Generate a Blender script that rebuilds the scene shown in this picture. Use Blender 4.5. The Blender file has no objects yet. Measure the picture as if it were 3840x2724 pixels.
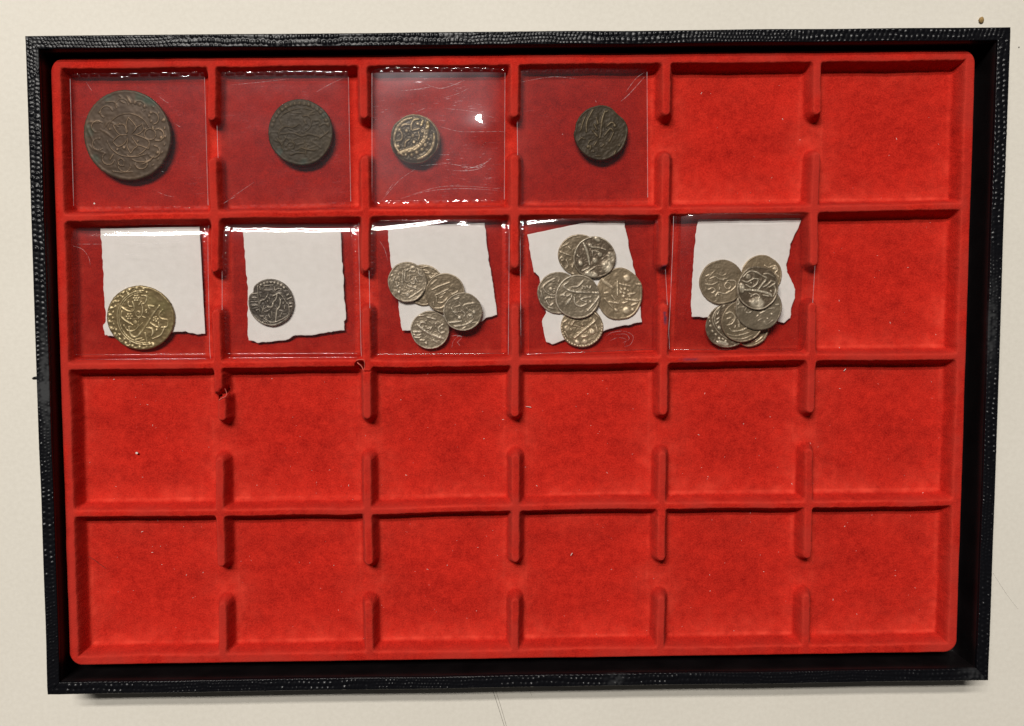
import bpy, math
import numpy as np
from mathutils import Matrix

scene = bpy.context.scene
MM = 0.001
ZT = 14.0            # height of the tray's upper face above the table, in mm (local z = 0)

# ------------------------------------------------------------------ camera
CAM_T = np.array([-3.5481, 18.0431, 303.5419])
CAM_A = (-0.0606, -0.0078, -0.0121)
FPX, PW, PH = 3200.0, 3840.0, 2724.0

def rot3(a, b, c):
    ca, sa, cb, sb, cc, sc = math.cos(a), math.sin(a), math.cos(b), math.sin(b), math.cos(c), math.sin(c)
    return (np.array([[1, 0, 0], [0, ca, -sa], [0, sa, ca]]) @ np.array([[cb, 0, sb], [0, 1, 0], [-sb, 0, cb]])
            @ np.array([[cc, -sc, 0], [sc, cc, 0], [0, 0, 1]]))

CAM_R = rot3(*CAM_A)
cam_data = bpy.data.cameras.new("camera")
cam = bpy.data.objects.new("camera", cam_data)
scene.collection.objects.link(cam)
m4 = np.eye(4)
m4[:3, :3] = CAM_R
m4[:3, 3] = (CAM_T + np.array([0, 0, ZT])) * MM
cam.matrix_world = Matrix(m4.tolist())
cam_data.sensor_fit = 'HORIZONTAL'
cam_data.sensor_width = 36.0
cam_data.lens = FPX / PW * 36.0
cam_data.clip_start = 0.01
cam_data.clip_end = 20.0
scene.camera = cam

# ------------------------------------------------------------------ world, lamp, exposure
world = bpy.data.worlds.new("World")
scene.world = world
world.use_nodes = True
wb = world.node_tree.nodes["Background"]
wb.inputs["Color"].default_value = (1.0, 0.95, 0.88, 1)
wb.inputs["Strength"].default_value = 0.03

def tube_lamp(x, y, z, energy):
    """one fluorescent tube of the ceiling fitting, lying along x"""
    d = bpy.data.lights.new("ceiling_tube", 'AREA')
    d.shape = 'RECTANGLE'; d.size = 1.5; d.size_y = 0.13
    d.energy = energy
    d.color = (1.0, 0.962, 0.902)
    o = bpy.data.objects.new("ceiling_tube", d)
    scene.collection.objects.link(o)
    p = np.array([x, y, z]); lz = np.array([0, y, z]) / math.hypot(y, z)
    lx = np.array([1.0, 0, 0]); ly = np.cross(lz, lx)
    m = np.eye(4); m[:3, 0] = lx; m[:3, 1] = ly; m[:3, 2] = lz; m[:3, 3] = p
    o.matrix_world = Matrix(m.tolist())
tube_lamp(-0.76, 1.35, 2.64, 58.5)
tube_lamp(-0.76, 1.72, 2.64, 58.5)

scene.view_settings.view_transform = 'Standard'
scene.view_settings.look = 'None'
scene.view_settings.exposure = 0.0
scene.view_settings.gamma = 1.0
scene.view_settings.use_curve_mapping = False
scene.cycles.transparent_max_bounces = 16
scene.cycles.max_bounces = 10
scene.cycles.diffuse_bounces = 4

# ------------------------------------------------------------------ helpers
def at(px, py, z):
    """photograph pixel -> point (mm) on the level z"""
    d = CAM_R @ np.array([(px - PW / 2) / FPX, -(py - PH / 2) / FPX, -1.0])
    k = (z - CAM_T[2]) / d[2]
    p = CAM_T + d * k
    return np.array([p[0], p[1], z])

SKEW = 0.0112        # the case is a little out of square

def skew(P):
    P = np.array(P, float)
    P[:, 0] += SKEW * P[:, 1]
    return P

_rng = np.random.RandomState(7)
_lat = [np.random.RandomState(100 + i).rand(64, 64) for i in range(40)]

def vnoise(x, y, seed=0):
    """smooth value noise, -1..1"""
    L = _lat[seed % 40]
    xi = np.floor(x).astype(int); yi = np.floor(y).astype(int)
    fx = x - xi; fy = y - yi
    fx = fx * fx * (3 - 2 * fx); fy = fy * fy * (3 - 2 * fy)
    g = lambda a, b: L[a % 64, b % 64]
    v = (g(xi, yi) * (1 - fx) * (1 - fy) + g(xi + 1, yi) * fx * (1 - fy) + g(xi, yi + 1) * (1 - fx) * fy + g(xi + 1, yi + 1) * fx * fy)
    return v * 2 - 1

def tag(o, label=None, cat=None, group=None, kind=None):
    if label: o["label"] = label
    if cat: o["category"] = cat
    if group: o["group"] = group
    if kind: o["kind"] = kind
    return o

def empty(name, p):
    o = bpy.data.objects.new(name, None)
    o.empty_display_size = 0.01
    scene.collection.objects.link(o)
    o.location = (p[0] * MM, p[1] * MM, (p[2] + ZT) * MM)
    return o

def mesh_obj(name, P, faces, mat, parent=None, smooth=True, normals=None, attrs=None, origin=None):
    """P in mm (local tray frame) -> object; origin in mm"""
    P = np.asarray(P, float)
    if parent is not None:
        org = np.array(parent.location) / MM - np.array([0, 0, ZT])
        loc = (0, 0, 0)
    else:
        org = np.array(origin if origin is not None else (0, 0, -ZT), float)
        loc = ((org[0]) * MM, org[1] * MM, (org[2] + ZT) * MM)
    Q = (P - org) * MM
    me = bpy.data.meshes.new(name)
    me.from_pydata(Q.tolist(), [], [tuple(int(i) for i in f) for f in faces])
    me.update()
    if smooth:
        me.polygons.foreach_set("use_smooth", np.ones(len(me.polygons), bool))
    if attrs:
        for k, v in attrs.items():
            a = me.attributes.new(k, 'FLOAT', 'POINT')
            a.data.foreach_set("value", np.asarray(v, np.float32))
    if normals is not None:
        me.normals_split_custom_set_from_vertices(np.asarray(normals, float).tolist())
    if mat is not None:
        me.materials.append(mat)
    o = bpy.data.objects.new(name, me)
    scene.collection.objects.link(o)
    o.location = loc
    if parent is not None:
        o.parent = parent
    return o

def grid_faces(nu, nv, off=0):
    """vertex index = i*nv + j"""
    i, j = np.meshgrid(np.arange(nu - 1), np.arange(nv - 1), indexing='ij')
    a = (i * nv + j).ravel() + off
    return np.stack([a, a + nv, a + nv + 1, a + 1], 1)

def tube(pts, rad, seg=6, caps=True):
    pts = np.asarray(pts, float)
    n = len(pts)
    rad = np.broadcast_to(np.asarray(rad, float), (n,))
    T = np.gradient(pts, axis=0)
    T /= np.linalg.norm(T, axis=1)[:, None] + 1e-9
    up = np.array([0, 0, 1.0])
    S = np.cross(T, up); S /= np.linalg.norm(S, axis=1)[:, None] + 1e-9
    N = np.cross(S, T)
    a = np.arange(seg) / seg * 2 * math.pi
    P = (pts[:, None, :] + rad[:, None, None] * (np.cos(a)[None, :, None] * S[:, None, :] + np.sin(a)[None, :, None] * N[:, None, :])).reshape(-1, 3)
    F = []
    for i in range(n - 1):
        for k in range(seg):
            F.append((i * seg + k, i * seg + (k + 1) % seg, (i + 1) * seg + (k + 1) % seg, (i + 1) * seg + k))
    if caps:
        F.append(tuple(range(seg - 1, -1, -1)))
        F.append(tuple((n - 1) * seg + k for k in range(seg)))
    return P, F

def spline(pts, n=8):
    """Catmull-Rom through the points"""
    p = np.asarray(pts, float)
    if len(p) < 3:
        t = np.linspace(0, 1, n)[:, None]
        return p[0] * (1 - t) + p[-1] * t
    q = np.vstack([2 * p[0] - p[1], p, 2 * p[-1] - p[-2]])
    out = []
    for i in range(1, len(q) - 2):
        t = np.linspace(0, 1, n, endpoint=False)[:, None]
        a, b, c, d = q[i - 1], q[i], q[i + 1], q[i + 2]
        out.append(0.5 * ((2 * b) + (c - a) * t + (2 * a - 5 * b + 4 * c - d) * t ** 2 + (3 * b - a - 3 * c + d) * t ** 3))
    out.append(p[-1:])
    return np.vstack(out)

# ------------------------------------------------------------------ materials
class NT:
    def __init__(s, name):
        s.m = bpy.data.materials.new(name)
        s.m.use_nodes = True
        s.t = s.m.node_tree
        s.b = s.t.nodes["Principled BSDF"]
        s.out = s.t.nodes["Material Output"]
    def n(s, typ, **kw):
        nd = s.t.nodes.new(typ)
        for k, v in kw.items():
            setattr(nd, k, v)
        return nd
    def l(s, a, b):
        s.t.links.new(a, b)
    def attr(s, name):
        return s.n('ShaderNodeAttribute', attribute_name=name).outputs['Fac']
    def coord(s):
        return s.n('ShaderNodeTexCoord').outputs['Object']
    def noise(s, scale, detail=3.0, rough=0.55, vec=None):
        nd = s.n('ShaderNodeTexNoise')
        nd.inputs['Scale'].default_value = scale
        nd.inputs['Detail'].default_value = detail
        nd.inputs['Roughness'].default_value = rough
        s.l(vec if vec is not None else s.coord(), nd.inputs['Vector'])
        return nd.outputs['Fac']
    def ramp(s, fac, stops):
        nd = s.n('ShaderNodeValToRGB')
        cr = nd.color_ramp
        while len(cr.elements) < len(stops):
            cr.elements.new(0.5)
        for e, (p, c) in zip(cr.elements, stops):
            e.position = p
            e.color = (*c, 1) if len(c) == 3 else c
        s.l(fac, nd.inputs['Fac'])
        return nd.outputs['Color']
    def mix(s, fac, a, b):
        nd = s.n('ShaderNodeMix', data_type='RGBA')
        for i, v in ((6, a), (7, b)):
            if isinstance(v, tuple): nd.inputs[i].default_value = (*v, 1)
            else: s.l(v, nd.inputs[i])
        if isinstance(fac, float): nd.inputs[0].default_value = fac
        else: s.l(fac, nd.inputs[0])
        return nd.outputs[2]
    def math(s, op, a, b=None, clamp=False):
        nd = s.n('ShaderNodeMath', operation=op, use_clamp=clamp)
        for i, v in ((0, a), (1, b)):
            if v is None: continue
            if isinstance(v, (int, float)): nd.inputs[i].default_value = v
            else: s.l(v, nd.inputs[i])
        return nd.outputs[0]
    def bump(s, h, strength, dist, normal=None):
        nd = s.n('ShaderNodeBump')
        nd.inputs['Strength'].default_value = strength
        nd.inputs['Distance'].default_value = dist
        s.l(h, nd.inputs['Height'])
        if normal is not None: s.l(normal, nd.inputs['Normal'])
        return nd.outputs['Normal']
    def set(s, **kw):
        for k, v in kw.items():
            i = s.b.inputs[k.replace('_', ' ')]
            if isinstance(v, tuple): i.default_value = (*v, 1) if len(v) == 3 else v
            elif isinstance(v, (int, float)): i.default_value = v
            else: s.l(v, i)

def mat_flock():
    t = NT("red_flocking")
    mpb = t.n('ShaderNodeMapping'); t.l(t.coord(), mpb.inputs['Vector']); mpb.inputs['Rotation'].default_value = (0, 0, 0.6); mpb.inputs['Scale'].default_value = (1.0, 1.9, 1.0)
    big = t.noise(48, 5, 0.62, mpb.outputs['Vector'])
    mid = t.noise(300, 6, 0.8)
    fine = t.noise(1900, 3, 0.7)
    col = t.ramp(big, [(0.34, (0.27, 0.0042, 0.0034)), (0.66, (0.60, 0.0165, 0.0092))])
    colm = t.ramp(mid, [(0.34, (0.28, 0.0052, 0.0038)), (0.68, (0.75, 0.034, 0.0175))])
    col = t.mix(0.55, col, colm)
    grain = t.ramp(fine, [(0.36, (0.22, 0.0035, 0.003)), (0.64, (0.86, 0.044, 0.024))])
    col = t.mix(0.28, col, grain)
    rub_lit_fac = t.math('MULTIPLY', t.attr("rub_lit"), t.ramp(t.noise(260, 3), [(0.3, (0.35, 0.35, 0.35)), (0.65, (1, 1, 1))]), True)
    col = t.mix(rub_lit_fac, col, (0.80, 0.072, 0.042))  # rubbed flock, and lower cell edges coloured paler as if lit
    col = t.mix(t.attr("dull"), col, (0.47, 0.036, 0.024))
    col = t.mix(t.attr("ink"), col, (0.05, 0.035, 0.07))
    t.set(Base_Color=col, Roughness=0.95, Sheen_Weight=0.10, Sheen_Roughness=0.45, Sheen_Tint=(1.0, 0.22, 0.16), Specular_IOR_Level=0.08)
    h = t.math('ADD', t.math('MULTIPLY', mid, 0.6), fine)
    t.set(Normal=t.bump(h, 0.75, 0.0003))
    return t.m

def mat_leather():
    t = NT("black_lizard_leather")
    sc = t.attr("scuff")
    base = t.mix(sc, (0.0045, 0.0045, 0.006), (0.04, 0.041, 0.043))
    t.set(Base_Color=base, Roughness=t.math('ADD', 0.29, t.math('MULTIPLY', sc, 0.4)), Specular_IOR_Level=0.21)
    t.set(Normal=t.bump(t.noise(2600, 2), 0.25, 0.00006))
    return t.m

def mat_lining():
    t = NT("black_lining")
    c = t.ramp(t.noise(90, 4), [(0.3, (0.003, 0.0022, 0.0026)), (0.8, (0.008, 0.006, 0.0065))])
    t.set(Base_Color=c, Roughness=0.42, Specular_IOR_Level=0.25, Normal=t.bump(t.noise(1400, 3), 0.3, 0.00008))
    return t.m

def mat_table():
    t = NT("cream_laminate")
    a = t.noise(14, 3); b = t.noise(620, 4, 0.65)
    c = t.ramp(a, [(0.3, (0.705, 0.668, 0.595)), (0.7, (0.755, 0.716, 0.642))])
    d = t.ramp(b, [(0.35, (0.66, 0.612, 0.53)), (0.65, (0.79, 0.742, 0.652))])
    t.set(Base_Color=t.mix(0.32, c, d), Roughness=0.62, Specular_IOR_Level=0.25, Normal=t.bump(b, 0.14, 0.0002))
    return t.m

def mat_film(name="clear_film", tint=(0.912, 0.898, 0.896), gloss=0.05, haze=0.005, fr=1.0, bump=0.05, scratch=0.030):
    t = NT(name)
    t.t.nodes.remove(t.b)
    tr = t.n('ShaderNodeBsdfTransparent'); tr.inputs['Color'].default_value = (*tint, 1)
    gl = t.n('ShaderNodeBsdfGlossy'); gl.inputs['Roughness'].default_value = gloss
    gl.inputs['Color'].default_value = (1, 1, 1, 1)
    hz = t.n('ShaderNodeBsdfGlossy'); hz.inputs['Roughness'].default_value = 0.36
    hz.inputs['Color'].default_value = (0.95, 0.93, 1.0, 1)
    # rubbed scratches: stretched noise lifts the hazy lobe
    mp = t.n('ShaderNodeMapping'); t.l(t.coord(), mp.inputs['Vector'])
    mp.inputs['Rotation'].default_value = (0, 0, 0.35)
    mp.inputs['Scale'].default_value = (1.0, 7.0, 1.0)
    s1 = t.noise(260, 5, 0.7, mp.outputs['Vector'])
    patch = t.noise(75, 2)
    scr = t.math('MULTIPLY', t.ramp(s1, [(0.60, (0, 0, 0)), (0.72, (1, 1, 1))]), t.ramp(patch, [(0.50, (0, 0, 0)), (0.66, (1, 1, 1))]))
    fres = t.n('ShaderNodeLayerWeight'); fres.inputs['Blend'].default_value = 0.5
    nb = t.bump(t.noise(120, 2), bump, 0.0006)
    for nd in (gl, fres):
        t.l(nb, nd.inputs['Normal'])
    m1 = t.n('ShaderNodeMixShader')
    hzf = t.math('ADD', haze, t.math('MULTIPLY', scr, scratch))
    t.l(hzf, m1.inputs[0]); t.l(tr.outputs[0], m1.inputs[1]); t.l(hz.outputs[0], m1.inputs[2])
    m2 = t.n('ShaderNodeMixShader')
    sch = t.math('ADD', 0.05, t.math('MULTIPLY', t.math('POWER', fres.outputs['Facing'], 5.0), 0.9))
    t.l(t.math('MULTIPLY', sch, fr), m2.inputs[0])
    t.l(m1.outputs[0], m2.inputs[1]); t.l(gl.outputs[0], m2.inputs[2])
    t.l(m2.outputs[0], t.out.inputs['Surface'])
    return t.m

def mat_paper():
    t = NT("torn_white_paper")
    a = t.noise(300, 4, 0.6); b = t.noise(40, 2)
    c = t.mix(0.4, t.ramp(a, [(0.3, (0.78, 0.755, 0.715)), (0.7, (0.88, 0.855, 0.82))]), t.ramp(b, [(0.3, (0.80, 0.775, 0.735)), (0.7, (0.87, 0.845, 0.81))]))
    c = t.mix(t.attr("edge"), c, (0.86, 0.78, 0.74))
    mp = t.n('ShaderNodeMapping'); t.l(t.coord(), mp.inputs['Vector']); mp.inputs['Scale'].default_value = (1, 3.5, 1)
    h = t.math('ADD', a, t.math('MULTIPLY', t.noise(90, 2, 0.5, mp.outputs['Vector']), 1.0))
    t.set(Base_Color=c, Roughness=0.9, Specular_IOR_Level=0.15, Normal=t.bump(h, 0.25, 0.0003))
    return t.m

def mat_coin(name, low, mid, high, metal=0.6, rough=0.42, spots=None, spec=0.4):
    """struck metal: tarnish in the field, worn bright on the high relief"""
    t = NT(name)
    r = t.attr("relief")
    n1 = t.noise(480, 4, 0.65); n2 = t.noise(130, 3)
    f = t.math('ADD', r, t.math('MULTIPLY', t.math('SUBTRACT', n1, 0.5), 0.35))
    col = t.ramp(f, [(0.05, low), (0.42, mid), (0.85, high)])
    dark = t.ramp(n2, [(0.3, (0.72, 0.70, 0.66)), (0.7, (1.12, 1.10, 1.06))])
    mu = t.n('ShaderNodeMix', data_type='RGBA', blend_type='MULTIPLY'); mu.inputs[0].default_value = 1.0
    t.l(col, mu.inputs[6]); t.l(dark, mu.inputs[7])
    col = mu.outputs[2]
    if spots is not None:
        col = t.mix(t.attr("spot"), col, spots)
    t.set(Base_Color=col, Metallic=metal, Specular_IOR_Level=spec, Roughness=t.math('ADD', rough - 0.12, t.math('MULTIPLY', n1, 0.25)), Normal=t.bump(n1, 0.25, 0.00012))
    return t.m

def mat_plain(name, col, rough=0.8, spec=0.2):
    t = NT(name)
    n = t.noise(900, 3)
    k = 0.7
    t.set(Base_Color=t.ramp(n, [(0.3, tuple(c * k for c in col)), (0.7, tuple(min(1, c * 1.15) for c in col))]), Roughness=rough, Specular_IOR_Level=spec)
    return t.m

M_FLOCK = mat_flock(); M_LEATHER = mat_leather(); M_LINING = mat_lining(); M_TABLE = mat_table()
M_FILM = mat_film(); M_BACK = mat_film("clear_back_film", (0.85, 0.82, 0.825), haze=0.004, fr=0.5, bump=0.03)
M_SEAM = mat_film("welded_film", (0.90, 0.885, 0.885), gloss=0.05, haze=0.006, fr=0.9, bump=0.1)
M_FOLD = mat_film("folded_film", (0.93, 0.92, 0.92), gloss=0.12, haze=0.01, fr=2.2, bump=0.0)
M_RUBBED = mat_film("rubbed_film", haze=0.020, scratch=0.20, fr=1.2)
M_PAPER = mat_paper()
def mat_scratch():
    t = NT("film_scratch")
    tr = t.n('ShaderNodeBsdfTransparent'); m = t.n('ShaderNodeMixShader')
    t.set(Base_Color=(0.85, 0.80, 0.82), Roughness=0.6)
    t.l(t.ramp(t.noise(900, 2), [(0.35, (0.03, 0.03, 0.03)), (0.7, (0.42, 0.42, 0.42))]), m.inputs[0])
    t.l(tr.outputs[0], m.inputs[1]); t.l(t.b.outputs[0], m.inputs[2]); t.l(m.outputs[0], t.out.inputs['Surface'])
    return t.m
M_SCRATCH = mat_scratch()
def mat_edge():
    t = NT("film_cut_edge")
    tr = t.n('ShaderNodeBsdfTransparent'); m = t.n('ShaderNodeMixShader')
    t.set(Base_Color=(0.80, 0.74, 0.76), Roughness=0.3)
    t.l(t.ramp(t.noise(160, 2), [(0.35, (0.12, 0.12, 0.12)), (0.7, (0.40, 0.40, 0.40))]), m.inputs[0])
    t.l(tr.outputs[0], m.inputs[1]); t.l(t.b.outputs[0], m.inputs[2]); t.l(m.outputs[0], t.out.inputs['Surface'])
    return t.m
M_EDGE = mat_edge()
M_TORN = mat_plain("torn_flock_edge", (0.70, 0.17, 0.13))

# ------------------------------------------------------------------ table
S = 650.0
n = 2
table = mesh_obj("table", [(-S, -S, -ZT), (S, -S, -ZT), (S, S, -ZT), (-S, S, -ZT), (-S, -S, -ZT - 25), (S, -S, -ZT - 25), (S, S, -ZT - 25), (-S, S, -ZT - 25)],
                 [(0, 1, 2, 3), (7, 6, 5, 4), (0, 4, 5, 1), (1, 5, 6, 2), (2, 6, 7, 3), (3, 7, 4, 0)], M_TABLE, smooth=False)
tag(table, "cream laminate table top under the black case", kind="structure")

# ------------------------------------------------------------------ the black case
XO0, XO1, YO1, YO0, ZR, RW = -167.31, 170.49, 113.71, -116.81, 5.0, 4.5
case = empty("display_case", (0, 0, -ZT))
tag(case, "open black case covered in lizard grain leather holding the red tray", "case")

def leather_relief(u, v, seed, smooth_zone=None):
    """u along (mm), v across 0..RW; rows of small raised scales, coarse and fine by turns"""
    k = 0.5 + 0.5 * np.sin(u / 17.0 + seed * 2.1 + 1.3 * np.sin(u / 41.0 + seed))     # 0 fine .. 1 coarse
    ug = np.linspace(-10, 360, 8000)
    kg = 0.5 + 0.5 * np.sin(ug / 17.0 + seed * 2.1 + 1.3 * np.sin(ug / 41.0 + seed))
    per = 1.15 + 0.75 * kg
    ph = np.concatenate([[0], np.cumsum(np.diff(ug) / per[:-1])])
    pu = np.interp(u, ug, ph)
    def layer(rows, o):
        w = v + 0.35 * np.sin(u / 9.0 + seed) + 0.30 * vnoise(u / 3.1, v * 0 + seed, int(seed) + 8)
        q = w / RW * rows
        row = np.floor(q)
        fu = (pu + 0.5 * (row % 2) + o + 0.30 * vnoise(pu * 0.35, row * 3.1, int(seed) + 3)) % 1.0 - 0.5
        fv = q % 1.0 - 0.5
        r2 = (fu / 0.42) ** 2 + (fv / 0.45) ** 2
        amp = 0.62 + 0.5 * vnoise(np.floor(pu), row * 1.7, int(seed) + 5)
        return np.clip(1 - r2, 0, 1) ** 0.5 * amp
    a, b = layer(3.8, 0.0), layer(2.4, 0.2)
    s = 1 / (1 + np.exp(-(k - 0.45) * 14))
    h = a * (1 - s) * 0.8 + b * s
    return h

def rail(name, label, p0, p1, inward, seed, scuff_fn=None):
    """p0, p1 outer corners at the rim; inward = unit vector to the inside"""
    p0 = np.array(p0, float); p1 = np.array(p1, float)
    L = np.linalg.norm(p1 - p0); d = (p1 - p0) / L
    inw = np.array(inward, float)
    nu = int(L / 0.28)
    vt = np.linspace(0.0, RW, 19)
    prof = [(0.25, -ZT + 0.05), (0.0, -ZT + 1.5), (0.0, -4.0), (0.0, ZR - 1.0), (0.0, ZR - 0.45), (0.08, ZR - 0.15)]
    prof += [(v, ZR) for v in vt[1:-1]]
    prof += [(RW - 0.02, ZR - 0.10), (RW, ZR - 0.4), (RW, ZR - 1.6)]
    prof = np.array(prof)
    nv = len(prof)
    tt = np.linspace(0, 1, nu)
    V = np.repeat(prof[None, :, 0], nu, 0); Z = np.repeat(prof[None, :, 1], nu, 0)
    s0 = V; s1 = L - V                              # mitred ends
    U = s0 + (s1 - s0) * tt[:, None]
    top = (Z > ZR - 0.12)
    edge = np.clip(np.minimum(V, RW - V) / 0.5, 0, 1)
    end = np.clip(np.minimum(U, L - U) / 3.0, 0, 1)
    h = leather_relief(U, V, seed) * (0.35 + 0.65 * edge)
    sc = np.zeros_like(U) if scuff_fn is None else scuff_fn(U, V)
    wr = 0.10 * vnoise(U * 1.3, V * 1.3, 7) * (1 - end)
    Z = Z + np.where(top, 0.40 * h * (1 - 0.85 * np.clip(sc * 1.5, 0, 1)) * (0.5 + 0.5 * end) + wr, 0) + 0.05 * vnoise(U / 14.0, V * 0, 9) * top
    side = (~top) & (V < 1)
    off = np.where(side, -0.04 * leather_relief(U, (Z + ZT) % RW, seed + 1), 0)
    wob = 0.12 * vnoise(U / 23.0, U * 0, int(seed) + 11)
    P = p0[None, None, :] + U[..., None] * d + (V + off + wob * end)[..., None] * np.array([*inw])
    P = np.concatenate([P, Z[..., None]], 2).reshape(-1, 3)
    return mesh_obj(name, skew(P), grid_faces(nu, nv)[:, ::-1] if np.cross(d, inw) > 0 else grid_faces(nu, nv), M_LEATHER, case, attrs={"scuff": sc.ravel()})

def scuff_left(u, v):            # u runs downward from the top left corner
    a = np.exp(-((u - 118) / 17.0) ** 2) * np.clip((v - 1.0) / 1.6, 0, 1) + 0.9 * np.exp(-((u - 122) / 4.5) ** 2)
    b = 0.5 * np.exp(-((u - 8) / 5.0) ** 2) * np.clip((v - 3.0) / 1.0, 0, 1)
    return np.clip((a + b) * (0.65 + 0.5 * vnoise(u * 0.9, v * 0.9, 2)), 0, 1)
def scuff_right(u, v):
    a = 0.8 * np.exp(-((u - 103) / 14.0) ** 2) * np.clip((2.2 - np.abs(v - 3.2)) / 1.6, 0, 1)
    return np.clip(a * (0.6 + 0.6 * vnoise(u * 0.9, v * 0.9, 4)), 0, 1)
def scuff_bottom(u, v):
    a = 0.5 * np.exp(-((u - 203) / 3.0) ** 2) + 0.6 * np.exp(-((u - 334) / 5.0) ** 2)
    return np.clip(a * (0.6 + 0.7 * vnoise(u * 1.1, v * 1.1, 6)), 0, 1)

C_TL, C_TR, C_BL, C_BR = (XO0, YO1), (XO1, YO1), (XO0, YO0), (XO1, YO0)
rail("rail", "", C_TL, C_TR, (0, -1), 1.0)
rail("rail", "", C_TL, C_BL, (1, 0), 2.0, scuff_left)
rail("rail", "", C_TR, C_BR, (-1, 0), 3.0, scuff_right)
rail("rail", "", C_BL, C_BR, (0, 1), 4.0, scuff_bottom)

ix0, ix1, iy0, iy1 = XO0 + RW, XO1 - RW, YO0 + RW, YO1 - RW
BZ = -9.6
def wall_panel(p0, p1, inw):
    p0 = np.array(p0); p1 = np.array(p1); inw = np.array(inw)
    nu = 60; zz = np.array([ZR - 0.9, ZR - 1.3, ZR - 4, -3.0, -6.0, BZ + 0.3, BZ + 0.02])
    oo = np.array([-0.12, 0.16, 0.2, 0.2, 0.25, 0.45, 1.2])
    P = []
    for t in np.linspace(0, 1, nu):
        for z, o in zip(zz, oo):
            q = p0 + (p1 - p0) * t + inw * (o + 0.05 * math.sin(t * 23))
            P.append((q[0], q[1], z))
    f = grid_faces(nu, len(zz))
    return mesh_obj("inner_lining", skew(P), f, M_LINING, case)
wall_panel((ix0, iy1), (ix1, iy1), (0, -1)); wall_panel((ix0, iy1), (ix0, iy0), (1, 0))
wall_panel((ix1, iy1), (ix1, iy0), (-1, 0)); wall_panel((ix0, iy0), (ix1, iy0), (0, 1))
bx0, bx1, by0, by1 = ix0 - 1.5, ix1 + 1.5, iy0 - 1.5, iy1 + 1.5
mesh_obj("base_panel", skew([(bx0, by0, BZ), (bx1, by0, BZ), (bx1, by1, BZ), (bx0, by1, BZ), (bx0, by0, -ZT + .2), (bx1, by0, -ZT + .2), (bx1, by1, -ZT + .2), (bx0, by1, -ZT + .2)]),
         [(0, 1, 2, 3), (7, 6, 5, 4), (0, 4, 5, 1), (1, 5, 6, 2), (2, 6, 7, 3), (3, 7, 4, 0)], M_LINING, case, smooth=False)
# a scrap of leather lifting off the left rail
pt = at(128, 1419, 3.6)
P, F = tube([pt + np.array([2.6, 0, .6]), pt + np.array([1.2, 0.1, .9]), pt + np.array([0.2, 0.0, .5]), pt + np.array([-0.4, -0.1, .1])], [0.5, 0.6, 0.55, 0.35], 7)
mesh_obj("leather_scrap", P, F, M_LEATHER, case)

# ------------------------------------------------------------------ the red flocked tray
PX, PY, DEP = 53.0, 52.8916, 7.0
IX0, IX1, IY1, IY0 = -3 * PX - 2.6326, 3 * PX + 2.4216, 2 * PY + 1.9912, -2 * PY - 2.5345
RX0, RX1, RY1, RY0 = IX0 + 3.3, IX1 - 3.4, IY1 - 3.7, IY0 + 3.5
COLX = [(i - 3) * PX for i in range(1, 6)]
ROWY = [(2 - j) * PY for j in range(1, 4)]
CELLY = [1.5 * PY, 0.5 * PY, -0.5 * PY, -1.5 * PY]

def axis_lines(lo, hi, dense, fine, coarse):
    v = [lo]
    while v[-1] < hi:
        x = v[-1]
        dmin = min(abs(x - c) - w for c, w in dense)
        step = fine if dmin < 0.3 else min(coarse, fine + dmin * 0.25)
        v.append(x + step)
    return np.array(v)
FINE = 0.23
gx = axis_lines(IX0 - 1.2, IX1 + 1.2, [(c, 4.6) for c in COLX] + [(IX0 + 3, 5.5), (IX1 - 3, 5.5)], FINE, 1.1)
gy = axis_lines(IY0 - 1.2, IY1 + 1.2, [(c, 4.6) for c in ROWY] + [(IY0 + 3, 5.5), (IY1 - 3, 5.5)] + [(c + s * 7, 3.2) for c in CELLY for s in (-1, 1)], FINE, 1.1)
X, Y = np.meshgrid(gx, gy, indexing='ij')

def smin(a, b, k):
    h = np.clip(0.5 + 0.5 * (b - a) / k, 0, 1)
    return b * (1 - h) + a * h - k * h * (1 - h)

t1a, t1b = at(806, 1501, 0), at(841, 1467, 0)                 # torn stub
unsk = lambda p: np.array([p[0] - SKEW * p[1], p[1]])
t1a, t1b = unsk(t1a), unsk(t1b)
tear_y = 0.5 * (t1a[1] + t1b[1])
hole = unsk(at(1349, 1371, 0))

def ridge_r(X, Y):
    Xn = X + 0.22 * vnoise(X / 37 + 3, Y / 17, 12) + 0.10 * vnoise(X / 9, Y / 7, 13)
    Yn = Y + 0.25 * vnoise(X / 19, Y / 37 + 5, 14) + 0.10 * vnoise(X / 7, Y / 9, 15)
    rr = []
    for j, yc in enumerate(ROWY):
        sag = 0.25 * np.sin(X / 33 + j * 2)
        rr.append(np.abs(Yn - yc + sag) + 0.22)
    for i, xc in enumerate(COLX):
        # lateral jog of the torn stub
        jog = np.where((i == 0) & (Yn < tear_y + 0.6) & (Yn > CELLY[2] - 2) & (Yn < ROWY[1]), 1.15, 0.0)
        dx = np.abs(Xn - xc - jog)
        ya = np.full_like(Y, 1e3)
        for c in CELLY:
            ya = np.minimum(ya, np.where(np.abs(Yn - c) < PY / 2, np.abs(Yn - c), 1e3))
        ya = np.where(ya > 900, PY / 2, ya)
        dy = np.clip((8.2 - ya) / 1.12, 0, None)
        rr.append(np.hypot(dx, dy))
    rim = np.minimum(np.minimum(Xn - RX0, RX1 - Xn), np.minimum(Yn - RY0, RY1 - Yn)) + 1.35
    rr.append(rim)
    r = rr[0]
    for q in rr[1:]:
        r = smin(r, q, 1.3)
    return r, rr

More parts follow.
